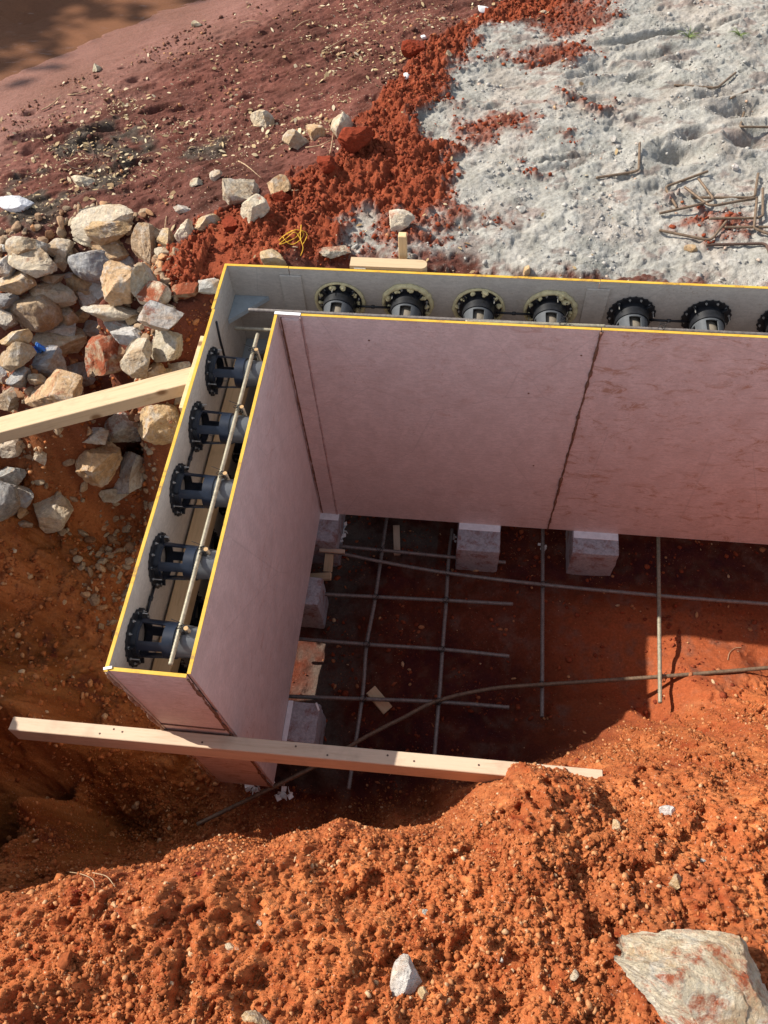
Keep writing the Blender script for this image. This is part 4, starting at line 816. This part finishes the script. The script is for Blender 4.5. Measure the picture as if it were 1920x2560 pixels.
PILE = [
 (675, 290, 400, 210, 'c', 0, 'big rough cream boulder at the very top of the rubble pile', 0), (720, 342, 270, 150, 'o', 0, 'smooth tan block resting against the big rough boulder at the top', .03),
 (945, 400, 190, 240, 'b', 0, 'tall brown upright rock right of the tan block', 0), (1075, 385, 110, 130, 'o', 0, 'ochre rock squeezed between the tall brown rock and the cream one', 0),
 (1205, 340, 130, 140, 'c', 0, 'cream rock half sunk in red soil at the top right of the pile', 0), (1340, 285, 175, 115, 'o', .02, 'sunny ochre rock on the edge of the red soil ridge', 0),
 (1040, 480, 90, 70, 'v', 0, 'small olive rock below the tall brown rock', 0), (955, 560, 180, 80, 'c', .14, 'flat cream rock dusted with red soil, above the olive slab', 0),
 (720, 460, 240, 150, 'o', .02, 'ochre rock underneath the tan block', 0), (545, 400, 150, 75, 'c', 0, 'small flat cream rock at the left foot of the top boulder', 0),
 (600, 545, 290, 230, 'g', -.2, 'sharp blue-grey wedge-shaped rock in the upper middle', .05), (800, 560, 170, 110, 'g', 0, 'mauve-grey rock right of the blue-grey wedge', .01),
 (930, 650, 130, 220, 'v', -.05, 'upright olive slab leaning next to the red soil', .01), (768, 690, 200, 210, 'o', -.02, 'blocky cream and ochre rock left of the olive slab', .04),
 (1003, 750, 210, 145, 'c', .20, 'rock with a red soil cap near the left end of the ridge', .01), (1190, 720, 200, 130, 'b', .34, 'soil-buried red rock just left of the white stone at the formwork', 0),
 (1352, 700, 145, 130, 'w', 0, 'white rock touching the outside of the formwork corner', 0),
 (170, 435, 260, 165, 'v', -.05, 'rounded olive-cream rock at the back left of the pile', 0), (195, 530, 330, 215, 'c', .05, 'large pale rock with a rusty patch at the left of the pile', .03),
 (385, 440, 175, 130, 'c', -.02, 'tan rock behind the blunt brown one at the left', 0), (400, 515, 110, 140, 'b', 0, 'blunt brown rock right of the large rusty-patched rock', .0),
 (465, 490, 90, 100, 'o', 0, 'small ochre rock left of the blue-grey wedge', 0), (20, 440, 60, 50, 'w', 0, 'small whitish stone at the left edge above the pile', 0),
 (30, 560, 130, 130, 'w', 0, 'white-grey rock at the left edge beside the rusty-patched rock', .01), (118, 670, 260, 165, 'o', 0, 'broad ochre rock at the left below the rusty-patched rock', .03),
 (330, 640, 190, 85, 'b', 0, 'low brown rock under the blunt brown one', 0), (440, 612, 75, 40, 'g', -.2, 'small bluish pebble left of the blue-grey wedge', .02),
 (520, 652, 225, 135, 'o', 0, 'rough ochre rock directly below the blue-grey wedge', .01), (650, 718, 155, 150, 'w', 0, 'whitish rock left of the blocky cream and ochre rock', .01),
 (345, 740, 290, 175, 'v', -.08, 'big pale olive rock with a flat top in the left middle', .05), (570, 772, 160, 145, 'w', -.05, 'off-white angular rock in the centre of the pile', .02),
 (205, 840, 345, 220, 'b', -.04, 'largest olive-brown boulder at the left middle of the pile', .06), (40, 790, 160, 130, 'g', 0, 'grey-ochre rock at the left edge behind the largest boulder', 0),
 (422, 885, 190, 160, 'v', -.05, 'olive rock wedged right of the largest boulder', .0), (740, 862, 370, 140, 'c', -.02, 'long flat cream slab across the middle of the pile', .04),
 (535, 885, 90, 80, 'o', 0, 'small ochre rock at the left tip of the long flat slab', 0), (1048, 905, 230, 205, 'w', .04, 'white rock with red streaks near the formwork', .04),
 (880, 905, 120, 90, 'o', 0, 'ochre rock under the right tip of the long flat slab', 0), (40, 905, 140, 130, 'c', 0, 'tan rock at the left edge under the largest boulder', 0),
 (365, 965, 300, 145, 'w', -.05, 'flat whitish slab below the olive wedge rock', .03), (620, 965, 210, 120, 'g', .02, 'grey-brown rock under the long flat slab', 0),
 (815, 940, 250, 110, 'g', .03, 'dark grey rock in the shade of the long flat slab', 0), (848, 1003, 205, 145, 'w', -.03, 'rounded white rock below the dark shaded one', .03),
 (400, 1065, 345, 240, 'c', -.02, 'large cream and ochre boulder with a dimpled face beside the blue rag', .04), (695, 1130, 300, 350, 'b', .24, 'large red-dusted boulder in the lower centre of the pile', .03),
 (900, 1160, 190, 225, 'v', -.05, 'tall olive-cream rock right of the red-dusted boulder', .03), (1045, 1085, 245, 195, 'v', -.04, 'pale olive rock with a shaded lower half near the formwork', .03),
 (100, 1020, 180, 140, 'o', 0, 'ochre-grey rock left of the large dimpled boulder', .01), (90, 1145, 200, 180, 'b', .0, 'brown rock left of the blue rag', .03),
 (288, 1185, 230, 180, 'g', -.15, 'pale grey rounded rock just below the blue rag', .04), (1000, 1250, 205, 135, 'o', .12, 'reddish ochre rock just above the timber brace', .02),
 (1165, 1215, 140, 115, 'w', .12, 'pinkish white rock between the timber brace and the formwork', .01), (490, 1265, 225, 150, 'g', -.2, 'slate-grey rock below the large dimpled boulder', .01),
 (20, 1265, 100, 110, 'g', -.2, 'blue-grey rock at the left edge above the timber brace', .02), (125, 1285, 140, 140, 'g', -.15, 'two-toned grey rock near the left end of the brace', .02),
]
for (cx, cy, w_, h_, col, dirt, lb, lf) in PILE: rock(*z3(cx, cy, w_, h_), col, lb, dirt, lf)
PILE2 = [(112, 845, 135, 78, 'o', .06, 'wide ochre boulder directly behind the timber brace', .02), (20, 862, 50, 50, 'b', 0, 'brown rock at the left edge touching the timber brace', .02),
 (78, 818, 40, 28, 'b', 0, 'small tan rock tucked behind the wide ochre boulder', 0), (267, 922, 80, 86, 'w', .10, 'white rock with rusty lower half under the right part of the brace', .02), (342, 910, 92, 86, 'o', .05, 'ochre slab between the brace and the formwork', .01),
 (208, 947, 62, 48, 'w', 0, 'white rock tip behind the golden rock', 0), (214, 995, 90, 98, 'o', -.1, 'golden ochre rock leaning on the white-grey one below the brace', .05), (284, 1022, 90, 102, 'w', -.12, 'large white-grey angular rock right of the golden one', .01),
 (250, 1068, 68, 48, 'v', .02, 'small mossy green-yellow rock below the golden one', .02), (20, 962, 56, 44, 'c', 0, 'cream rock at the left edge below the brace', .0), (88, 985, 28, 34, 'c', .12, 'small red-dusted rock alone below the brace', .0),
 (24, 1027, 60, 44, 'g', -.15, 'grey rock with a notched top at the left edge', .01), (47, 1075, 64, 46, 'g', -.25, 'smooth blue-grey rock below the notched one', .01), (14, 1092, 52, 90, 'g', -.2, 'long pale grey rock on the left edge above the bank', .02),
 (108, 1105, 90, 72, 'c', -.02, 'tan rock perched on the edge of the bank', .01), (50, 1105, 26, 30, 'o', 0, 'small orange rock between the grey and tan rocks on the bank', 0), (55, 1130, 32, 20, 'b', .05, 'smallest brown rock on the edge of the bank', 0)]
for (cx, cy, w_, h_, col, dirt, lb, lf) in PILE2: rock(cx, cy, w_, h_, col, lb, dirt, lf + .025)
LOOSE = [(567, 258, 54, 40, 'c', -.1, 'lone cream rock on the brown mud above the trio of rocks'), (640, 306, 56, 52, 'c', -.1, 'left pointed cream rock of the trio beside the red ridge'), (681, 293, 44, 42, 'o', -.05, 'middle ochre rock of the trio beside the red ridge'),
 (737, 283, 44, 66, 'c', -.05, 'tall cream rock of the trio, touching the red earth lump'), (178, 391, 52, 32, 'c', -.1, 'cream rock inside the wire loop litter'), (517, 416, 84, 64, 'v', .0, 'pitted olive-brown rock near the middle of the shore'),
 (603, 405, 54, 50, 'o', -.05, 'smooth tan rock next to the pitted one'), (549, 450, 64, 46, 'c', .03, 'cream rock below the pitted one, at the edge of the red soil'), (395, 453, 40, 20, 'w', 0, 'small white rock left of the ridge'),
 (425, 397, 28, 22, 'v', 0, 'small rough stone on the mud left of the pitted rock'), (466, 380, 26, 20, 'c', 0, 'small tan stone above the pitted rock'), (592, 556, 56, 32, 'o', .04, 'tan rock right behind the formwork corner'),
 (868, 476, 56, 42, 'c', .08, 'pale rock on the boundary of red soil and sand'), (208, 148, 16, 22, 'c', -.1, 'small yellowish stone near the water edge'), (426, 52, 24, 14, 'c', 0, 'flat stone at the waterline'),
 (1125, 452, 19, 17, 'w', -.2, 'single white stone on the sand'), (970, 117, 14, 14, 'c', 0, 'small stone at the top of the red ridge'), (1492, 538, 30, 15, 'o', .05, 'small orange stone on the sand below the bent bars'),
 (722, 545, 72, 26, 'c', .16, 'flat pink-dusted rock near the timber offcut'), (1176, 28, 24, 12, 'o', 0, 'flat tan stone at the top of the picture'), (30, 1190, 14, 10, 'c', 0, 'pebble on the bank'), (1138, 585, 14, 26, 'o', 0, 'thin upright stone right behind the long wall'),
 (1325, 302, 14, 12, 'w', -.1, 'small grey stone in the middle of the sand'), (1588, 362, 16, 14, 'w', -.1, 'grey stone in the footprint near the right')]
for (cx, cy, w_, h_, col, dirt, lb) in LOOSE: rock(cx, cy, w_, h_, col, lb, dirt, group='loose stones around the site')
for (cx, cy, w_, h_, lb) in [(765, 302, 78, 76, 'big round lump of red earth beside the trio of rocks'), (706, 355, 44, 40, 'smaller red earth lump left of the big one'), (498, 487, 36, 30, 'red earth lump at the left end of the ridge'), (893, 105, 50, 40, 'red earth lump high on the ridge'), (610, 425, 40, 30, 'red earth lump beneath the smooth tan rock')]:
    rock(cx, cy, w_, h_, 'o', lb, 0, mat=REDROCK, group='lumps of red earth', cat='earth lump', rough=1.6)
# foreground stones
FGR = [(878, 2116, 66, 92, 'w', -.3, 'pointed white stone standing in the orange soil at the bottom'), (556, 2205, 70, 34, 'o', -.1, 'ochre stone cut by the bottom edge'), (1441, 1752, 34, 24, 'w', -.2, 'white angular pebble on the right of the mound'),
 (915, 2146, 26, 26, 'o', 0, 'ochre pebble at the foot of the pointed white stone'), (497, 2046, 30, 16, 'c', 0, 'flat cream pebble in the middle of the mound'), (1240, 2106, 20, 22, 'c', 0, 'cream pebble left of the big boulder'), (918, 1970, 12, 12, 'w', -.2, 'tiny white pebble above the pointed stone'),
 (1520, 1860, 16, 12, 'w', -.2, 'tiny white pebble on the right slope'), (1080, 2072, 14, 12, 'w', -.2, 'tiny pale pebble between the pointed stone and the boulder'), (1460, 1905, 30, 30, 'o', .05, 'rounded orange stone above the big boulder'), (1330, 1785, 18, 26, 'o', 0, 'upright tan pebble on the upper mound'), (560, 1993, 12, 12, 'w', -.2, 'tiny white pebble on the left mound')]
for (cx, cy, w_, h_, col, dirt, lb) in FGR: rock(cx, cy, w_, h_, col, lb, dirt, group='stones on the orange mound')
# the big boulder, bottom right: outline points in the picture, real thickness below
bo_ = rock(1535, 2135, 400, 235, 'c', 'big cream boulder with red soil on its top at the bottom right corner', .045, lift=-.005, ang=-17, group=None, V=ICO5, flat=.8, sd=4713, rough=1.15)
bo_.color = (.55, .475, .35, .115)
m_ = rock(1535, 2042, 40, 34, 'g', 'x', 0); bpy.data.objects.remove(m_)
# ---------------------------------------------------------------- small things
dr = hit(33, 441, .02)
Q = rockshape(91, ICO4[0], 10, 1.0) * np.array([.075, .036, .032]); o = mesh('driftwood', Q, ICO4[1], DRIFT, None, True, label='bleached white lump of wood lying on the mud at the left edge', cat='driftwood'); o.location = dr.tolist()
r_ = random.Random(5); V = []; n = 18; base = hit(82, 752, .075)
for i in range(n):
    for j in range(n):
        x = i / (n - 1) - .5; y = j / (n - 1) - .5; edge = 1 - .25 * abs(math.sin(5 * x + 3 * y))
        V.append(tuple(base + np.array([x * .07 * edge, y * .036 * edge, .012 * math.sin(9 * x + 4 * y) + .008 * math.sin(17 * y - 6 * x) - .02 * x * x])))
F = [(i * n + j, (i + 1) * n + j, (i + 1) * n + j + 1, i * n + j + 1) for i in range(n - 1) for j in range(n - 1)]
o = mesh('rag', V, F, BLUE, None, True, label='crumpled bright blue rag caught between the rocks', cat='rag'); md = o.modifiers.new('t', 'SOLIDIFY'); md.thickness = .002
# yellow string
P = []; r_ = random.Random(2)
for (a, b) in [(600, 517), (615, 508), (640, 497), (655, 505), (645, 522), (625, 525), (612, 514), (630, 500), (650, 495), (663, 508), (655, 530), (648, 520), (636, 500), (620, 510), (605, 525), (640, 512), (650, 496), (648, 486), (650, 512), (655, 535), (648, 553)]:
    P.append(hit(a + r_.uniform(-3, 3), b + r_.uniform(-3, 3), .010 + r_.uniform(0, .02)))
MB().tube(polyline(P, .006), .0014, 5).build('string', STRING, None, True, label='tangled yellow string on the red soil ridge', cat='string')
# wire loop and twigs on the mud
c0 = (169, 330); P = [hit(c0[0] + 33 * math.cos(a) + 3 * math.sin(3 * a), c0[1] + 34 * math.sin(a), .012 + .01 * math.sin(2 * a)) for a in np.linspace(.3, 6.7, 26)]
MB().tube(polyline(P, .008), .0018, 6).build('wire_loop', RUST, None, True, label='thin brown wire loop on the mud around the litter', cat='wire')
P = [hit(228 - 60 + 60 * math.cos(a), 358 + 26 * math.sin(a), .010) for a in np.linspace(-1.2, 1.6, 18)]; MB().tube(polyline(P, .008), .0014, 6).build('wire_loop', RUST, None, True, label='second darker wire arc right of the thin brown loop', cat='wire')
TW = [((90, 237), (132, 205), 'dark twig on the mud left'), ((147, 200), (198, 195), 'pale straight twig by the mulch'), ((695, 107), (760, 82), 'long twig near the top of the mud'), ((635, 62), (672, 44), 'pale twig close to the water'), ((515, 352), (565, 382), 'curved twig above the pitted rock'), ((620, 415), (645, 405), 'stubby twig at the tan rock'),
      ((660, 320), (715, 300), 'pale root between the trio of rocks'), ((712, 330), (720, 290), 'forked root at the tall cream rock'), ((545, 130), (568, 135), 'short twig in the middle of the mud'), ((520, 48), (560, 50), 'small twig at the waterline'), ((360, 470), (355, 500), 'thin twig above the pile')]
for k, (a, b, lb) in enumerate(TW):
    P = [hit(a[0] + (b[0] - a[0]) * t, a[1] + (b[1] - a[1]) * t + 5 * math.sin(3 * t + k), .006 + .006 * t) for t in (0, .25, .5, .75, 1)]
    MB().tube(polyline(P, .01), np.linspace(.0028, .0012, len(polyline(P, .01))), 6).build('twig', TWIG, None, True, label=lb, cat='twig', group='twigs on the mud')
# straw curl in the pit, grass blades in the dark corner, rag scraps
P = [hit(a, b, .006) for a, b in ((1572, 1425), (1576, 1410), (1588, 1400), (1602, 1399))]; MB().tube(polyline(P, .005), .0014, 5).build('straw', TWIG, None, True, label='curled pale straw on the sunlit pit floor', cat='straw')
for k, (pp, lb) in enumerate([([(145, 1883), (175, 1888), (200, 1900), (205, 1918)], 'thin straw in the dark hollow at the left'), ([(200, 1885), (230, 1893), (248, 1915)], 'second straw right of the thin one in the dark hollow')]):
    P = [hit(a, b, .02) for a, b in pp]; MB().tube(polyline(P, .006), .0010, 5).build('straw', TWIG, None, True, label=lb, cat='straw')
for (a, b, w_, h_, lb) in [(880, 164, 16, 14, 'square scrap of white paper on the red ridge'), (1045, 19, 24, 15, 'white crumpled rag at the top of the picture'), (915, 79, 12, 9, 'small white scrap beside the ridge top')]:
    P0 = hit(a, b, .01); s = mpp(P0); Q = rockshape(a, ICO2[0], 7, 1.5) * np.array([w_ / 2 * s, h_ / 2 * s * 1.2, .006]); o = mesh('litter', Q, ICO2[1], WHITE, None, label=lb, cat='litter'); o.location = P0.tolist(); o.rotation_euler = (.4, .1, .3)
def tuft(px, py, n, Lb, lb, sd):
    r_ = random.Random(sd); P0 = hit(px, py, 0); m_ = MB()
    for k in range(n):
        a = r_.uniform(0, 6.28); l = Lb * r_.uniform(.5, 1); d = np.array([math.cos(a), math.sin(a), 0]); P = [P0 + d * l * t + np.array([0, 0, l * .7 * t * (1.25 - t * .9)]) for t in np.linspace(0, 1, 5)]
        m_.tube(P, np.linspace(.0016, .0003, 5), 4)
    m_.build('grass_tuft', GREEN, None, True, label=lb, cat='grass tuft', group='grass tufts on the sand')
tuft(1488, 80, 30, .07, 'flattened green grass tuft on the upper sand', 1); tuft(1598, 76, 26, .055, 'smaller grass tuft farther right on the upper sand', 2)
# ---------------------------------------------------------------- loose grains: stuff
def scatter(name, pts, sizes, mat, base, tint, lab, cat, squash=.8):
    BV, BF = base; n = len(pts); m = len(BV); V = np.empty((n, m, 3))
    for k in range(8):
        shp = rockshape(500 + k, BV, 4 if len(BV) < 20 else 8, 1.9); idx = np.arange(k, n, 8)
        a = rng.uniform(0, 6.28, len(idx)); c_, s_ = np.cos(a), np.sin(a); sc3 = rng.uniform(.4, 1.45, (len(idx), 3)); sc3[:, 2] *= squash
        Q = shp[None] * sc3[:, None] * sizes[idx][:, None, None]; X = Q[..., 0] * c_[:, None] - Q[..., 1] * s_[:, None]; Y = Q[..., 0] * s_[:, None] + Q[..., 1] * c_[:, None]
        V[idx, :, 0] = X + pts[idx, 0][:, None]; V[idx, :, 1] = Y + pts[idx, 1][:, None]; V[idx, :, 2] = Q[..., 2] + pts[idx, 2][:, None]
    F = (BF[None] + (np.arange(n) * m)[:, None, None]).reshape(-1, 3)
    o = mesh(name, V.reshape(-1, 3), F, mat, None, len(BV) > 20, label=lab, cat=cat, kind='stuff')
    a = o.data.attributes.new('tint', 'FLOAT', 'POINT'); a.data.foreach_set('value', np.repeat(tint, m).astype(np.float32)); return o
def spread(n, x0, x1, y0, y1, dens):
    x = rng.uniform(x0, x1, n); y = rng.uniform(y0, y1, n); k = rng.uniform(0, 1, n) < dens(x, y); x, y = x[k], y[k]; return x, y
def frontd(x, y): 
    s_, r, m, up, fr = zones(x, y); return (~up) * fr * (.35 + .65 * sstep(-.2, .25, fbm(x, y, .18, 3, 400)))
x, y = spread(190000, -.75, 2.1, -2.15, -.75, frontd); z = height(x, y); s = .0014 + .0052 * rng.uniform(0, 1, len(x)) ** 5
scatter('soil_clods', np.stack([x, y, z + s * .25], 1), s, CLOD, ICO1, rng.uniform(0, 1, len(x)), 'loose orange clods and grit covering the near mound', 'soil')
x, y = spread(90, -.75, 2.1, -2.15, -1.0, frontd); z = height(x, y); s = rng.uniform(.006, .014, len(x))
scatter('soil_lumps', np.stack([x, y, z + s * .1], 1), s, CLOD, ico(3), rng.uniform(0, .8, len(x)), 'larger orange earth lumps in the near mound', 'soil')
def redd(x, y):
    s_, r, m, up, fr = zones(x, y); return up * r * (.3 + .7 * sstep(-.2, .3, fbm(x, y, .15, 3, 410)))
x, y = spread(80000, -1.1, 1.6, .1, 2.3, redd); z = height(x, y); s = .002 + .009 * rng.uniform(0, 1, len(x)) ** 5
scatter('red_clods', np.stack([x, y, z + s * .3], 1), s, CLODR, ICO1, rng.uniform(0, .86, len(x)), 'loose red clods on the ridge between mud and sand', 'soil')
def sandd(x, y):
    s_, r, m, up, fr = zones(x, y); return up * s_ * (.1 + .9 * sstep(0, .3, fbm(x, y, .1, 3, 420)))
x, y = spread(15000, 0, 2.3, .25, 2.4, sandd); z = height(x, y); s = .0018 + .007 * rng.uniform(0, 1, len(x)) ** 6
scatter('sand_grit', np.stack([x, y, z + s * .3], 1), s, CLODS, ICO1, rng.uniform(0, .9, len(x)), 'grey grit and crumbs on the spread sand', 'grit')
def flod(x, y):
    s_, r, m, up, fr = zones(x, y); return (~up) * (1 - fr) * (.15 + .85 * sstep(0, .3, fbm(x, y, .15, 3, 430)))
x, y = spread(9000, -.2, 2.2, -1.2, .15, flod); z = height(x, y); s = .0018 + .010 * rng.uniform(0, 1, len(x)) ** 6
scatter('floor_grit', np.stack([x, y, z + s * .3], 1), s, CLODR, ICO1, rng.uniform(0, 1, len(x)), 'crumbs and small stones on the red pit floor', 'grit')
def bankd(x, y): return (x < -.25) * (y < .6) * (height(x, y, False) < -.12) * (.3 + .7 * sstep(-.1, .3, fbm(x, y, .15, 3, 440)))
x, y = spread(34000, -1.5, -.24, -1.8, .5, bankd); z = height(x, y); s = .0018 + .011 * rng.uniform(0, 1, len(x)) ** 5
scatter('bank_grit', np.stack([x, y, z + s * .3], 1), s, CLOD, ICO1, rng.uniform(0, 1, len(x)), 'clods and grit on the left bank of the pit', 'soil')
def mudd(x, y):
    s_, r, m, up, fr = zones(x, y); return up * (1 - s_) * (1 - r) * (height(x, y, False) > -.30) * (.15 + .85 * sstep(0, .3, fbm(x, y, .2, 3, 435)))
x, y = spread(30000, -2.2, 1.2, .1, 2.6, mudd); z = height(x, y); s = .0015 + .008 * rng.uniform(0, 1, len(x)) ** 6
scatter('mud_grit', np.stack([x, y, z + s * .3], 1), s, MUDG, ICO1, rng.uniform(0, 1, len(x)), 'brown crumbs and small stones on the shore mud', 'grit')
RUBP = pxpoly([(0, 500), (180, 450), (330, 480), (380, 560), (420, 640), (400, 790), (300, 960), (320, 1080), (150, 1150), (0, 1150), (-80, 800)], -.2)
x, y = spread(8000, -1.5, -.24, -.9, .8, lambda x, y: (polysd(x, y, RUBP) > 0) * .5)
z = height(x, y); s = .003 + .021 * rng.uniform(0, 1, len(x)) ** 2.6
scatter('stone_chips', np.stack([x, y, z + s * .4], 1), s, CHIPS, ICO3, rng.uniform(0, 1, len(x)), 'small stone chips and soil in the gaps of the rock pile', 'stone chips')
# leaf litter: thin bent flakes of real leaves and chips
LEAF, nt_, b_ = nodemat('dry_leaves', rough=.7, spec=.3); at = N(nt_, 'Attribute', attribute_name='tint'); nt_.links.new(ramp(nt_, at.outputs['Fac'], [(0, (.22, .13, .06)), (.5, (.40, .29, .15)), (1, (.60, .50, .34))]), b_.inputs['Base Color'])
LM = [bp(a, b, -.22)[:2] for a, b in ((150, 330), (250, 360), (110, 285), (700, 60), (770, 120), (830, 210), (200, 350), (540, 300), (650, 330), (900, 60), (230, 200), (400, 300), (690, 300))]
def leafd(x, y):
    s_, r, m, up, fr = zones(x, y); zz = height(x, y, False); d = .10 + 0 * x
    for a, b in LM: d = d + .8 * np.exp(-((x - a) ** 2 + (y - b) ** 2) / .03)
    d = d * (.3 + 1.4 * sstep(-.1, .25, fbm(x, y, .12, 3, 450))) + .35 * m
    return up * (1 - .9 * s_) * (1 - .85 * r) * (zz > -.30) * np.clip(d, 0, 1)
x, y = spread(26000, -2.2, 1.2, .25, 2.6, leafd); n = len(x); z = height(x, y) + .003
L_ = .0028 + .013 * rng.uniform(0, 1, n) ** 4.5; W_ = L_ * rng.uniform(.3, .7, n); a = rng.uniform(0, 6.28, n); th = rng.normal(0, .35, (n, 2))
loc = np.array([(-1, 0, 0), (-.35, .9, .25), (.35, .8, .25), (1, 0, .1), (.35, -.8, .2), (-.35, -.9, .2)])
Vx = loc[None, :, 0] * L_[:, None]; Vy = loc[None, :, 1] * W_[:, None]; Vz = loc[None, :, 2] * W_[:, None] + Vx * th[:, :1] + Vy * th[:, 1:]
V = np.stack([Vx * np.cos(a)[:, None] - Vy * np.sin(a)[:, None] + x[:, None], Vx * np.sin(a)[:, None] + Vy * np.cos(a)[:, None] + y[:, None], Vz + z[:, None] + .002], -1).reshape(-1, 3)
F = (np.array([[0, 1, 5], [1, 2, 4], [1, 4, 5], [2, 3, 4]])[None] * 0 + np.array([[0, 5, 1], [1, 4, 2], [1, 5, 4], [2, 4, 3]])[None] + (np.arange(n) * 6)[:, None, None]).reshape(-1, 3)
o = mesh('leaf_litter', V, F, LEAF, None, label='pale dry leaves and chips strewn over the brown mud', cat='leaf litter', kind='stuff'); at_ = o.data.attributes.new('tint', 'FLOAT', 'POINT'); at_.data.foreach_set('value', np.repeat(rng.uniform(0, 1, n), 6).astype(np.float32))
# ---------------------------------------------------------------- unseen trees added beyond the water to shade its corner and darken its reflection
def tree(x, y, ztop, rad, lab, sd):
    g = np.random.default_rng(sd); t = empty('tree', (x, y, -.5), label=lab, cat='tree', group='unseen trees added to darken the water')
    MB().tube(polyline([(x, y, -.8), (x + .05, y, 1.0), (x - .05, y + .1, 2.4), (x, y, ztop - 1)], .2), np.linspace(.16, .05, len(polyline([(x, y, -.8), (x + .05, y, 1.0), (x - .05, y + .1, 2.4), (x, y, ztop - 1)], .2))), 10).build('trunk', BARK, t, True)
    n = 20000; c_ = g.normal(size=(90, 3)) * [rad * .38, rad * .45, .8] + [x, y, ztop - 2.0]; c_[:, 2] = np.minimum(c_[:, 2], ztop - .35); P = c_[g.integers(0, 90, n)] + g.normal(size=(n, 3)) * .24; P[:, 2] = np.minimum(P[:, 2], ztop - .1 * g.uniform(0, 1, n))
    u = g.normal(size=(n, 3)); u /= np.linalg.norm(u, axis=1)[:, None]; v_ = np.cross(u, g.normal(size=(n, 3))); v_ /= np.linalg.norm(v_, axis=1)[:, None]
    V = np.stack([P - u * .09, P + v_ * .045, P + u * .09, P - v_ * .045], 1).reshape(-1, 3); F = np.arange(n * 4).reshape(-1, 4); mesh('crown', V, F, LEAFG, t)
for k, (x, y, zt, rd, lb) in enumerate([(-7.45, 3.8, 4.75, .95, 'unseen leafy tree added to shade the water corner'), (-8.6, 5.6, 5.0, 1.2, 'unseen leafy tree added to darken the water, second from the corner'), (-9.2, 8.8, 5.2, 1.6, 'unseen leafy tree added to darken the water, behind the second one'), (-5.6, 10.2, 5.6, 1.7, 'broad unseen tree added for a dark reflection straight beyond the water'), (-3.2, 12.0, 6.2, 1.8, 'tallest unseen tree added for a dark reflection, farthest beyond the water'), (-8.2, 12.8, 6.4, 1.9, 'unseen tree added for a dark reflection at the far left behind the others')]): tree(x, y, zt, rd, lb, 30 + k)
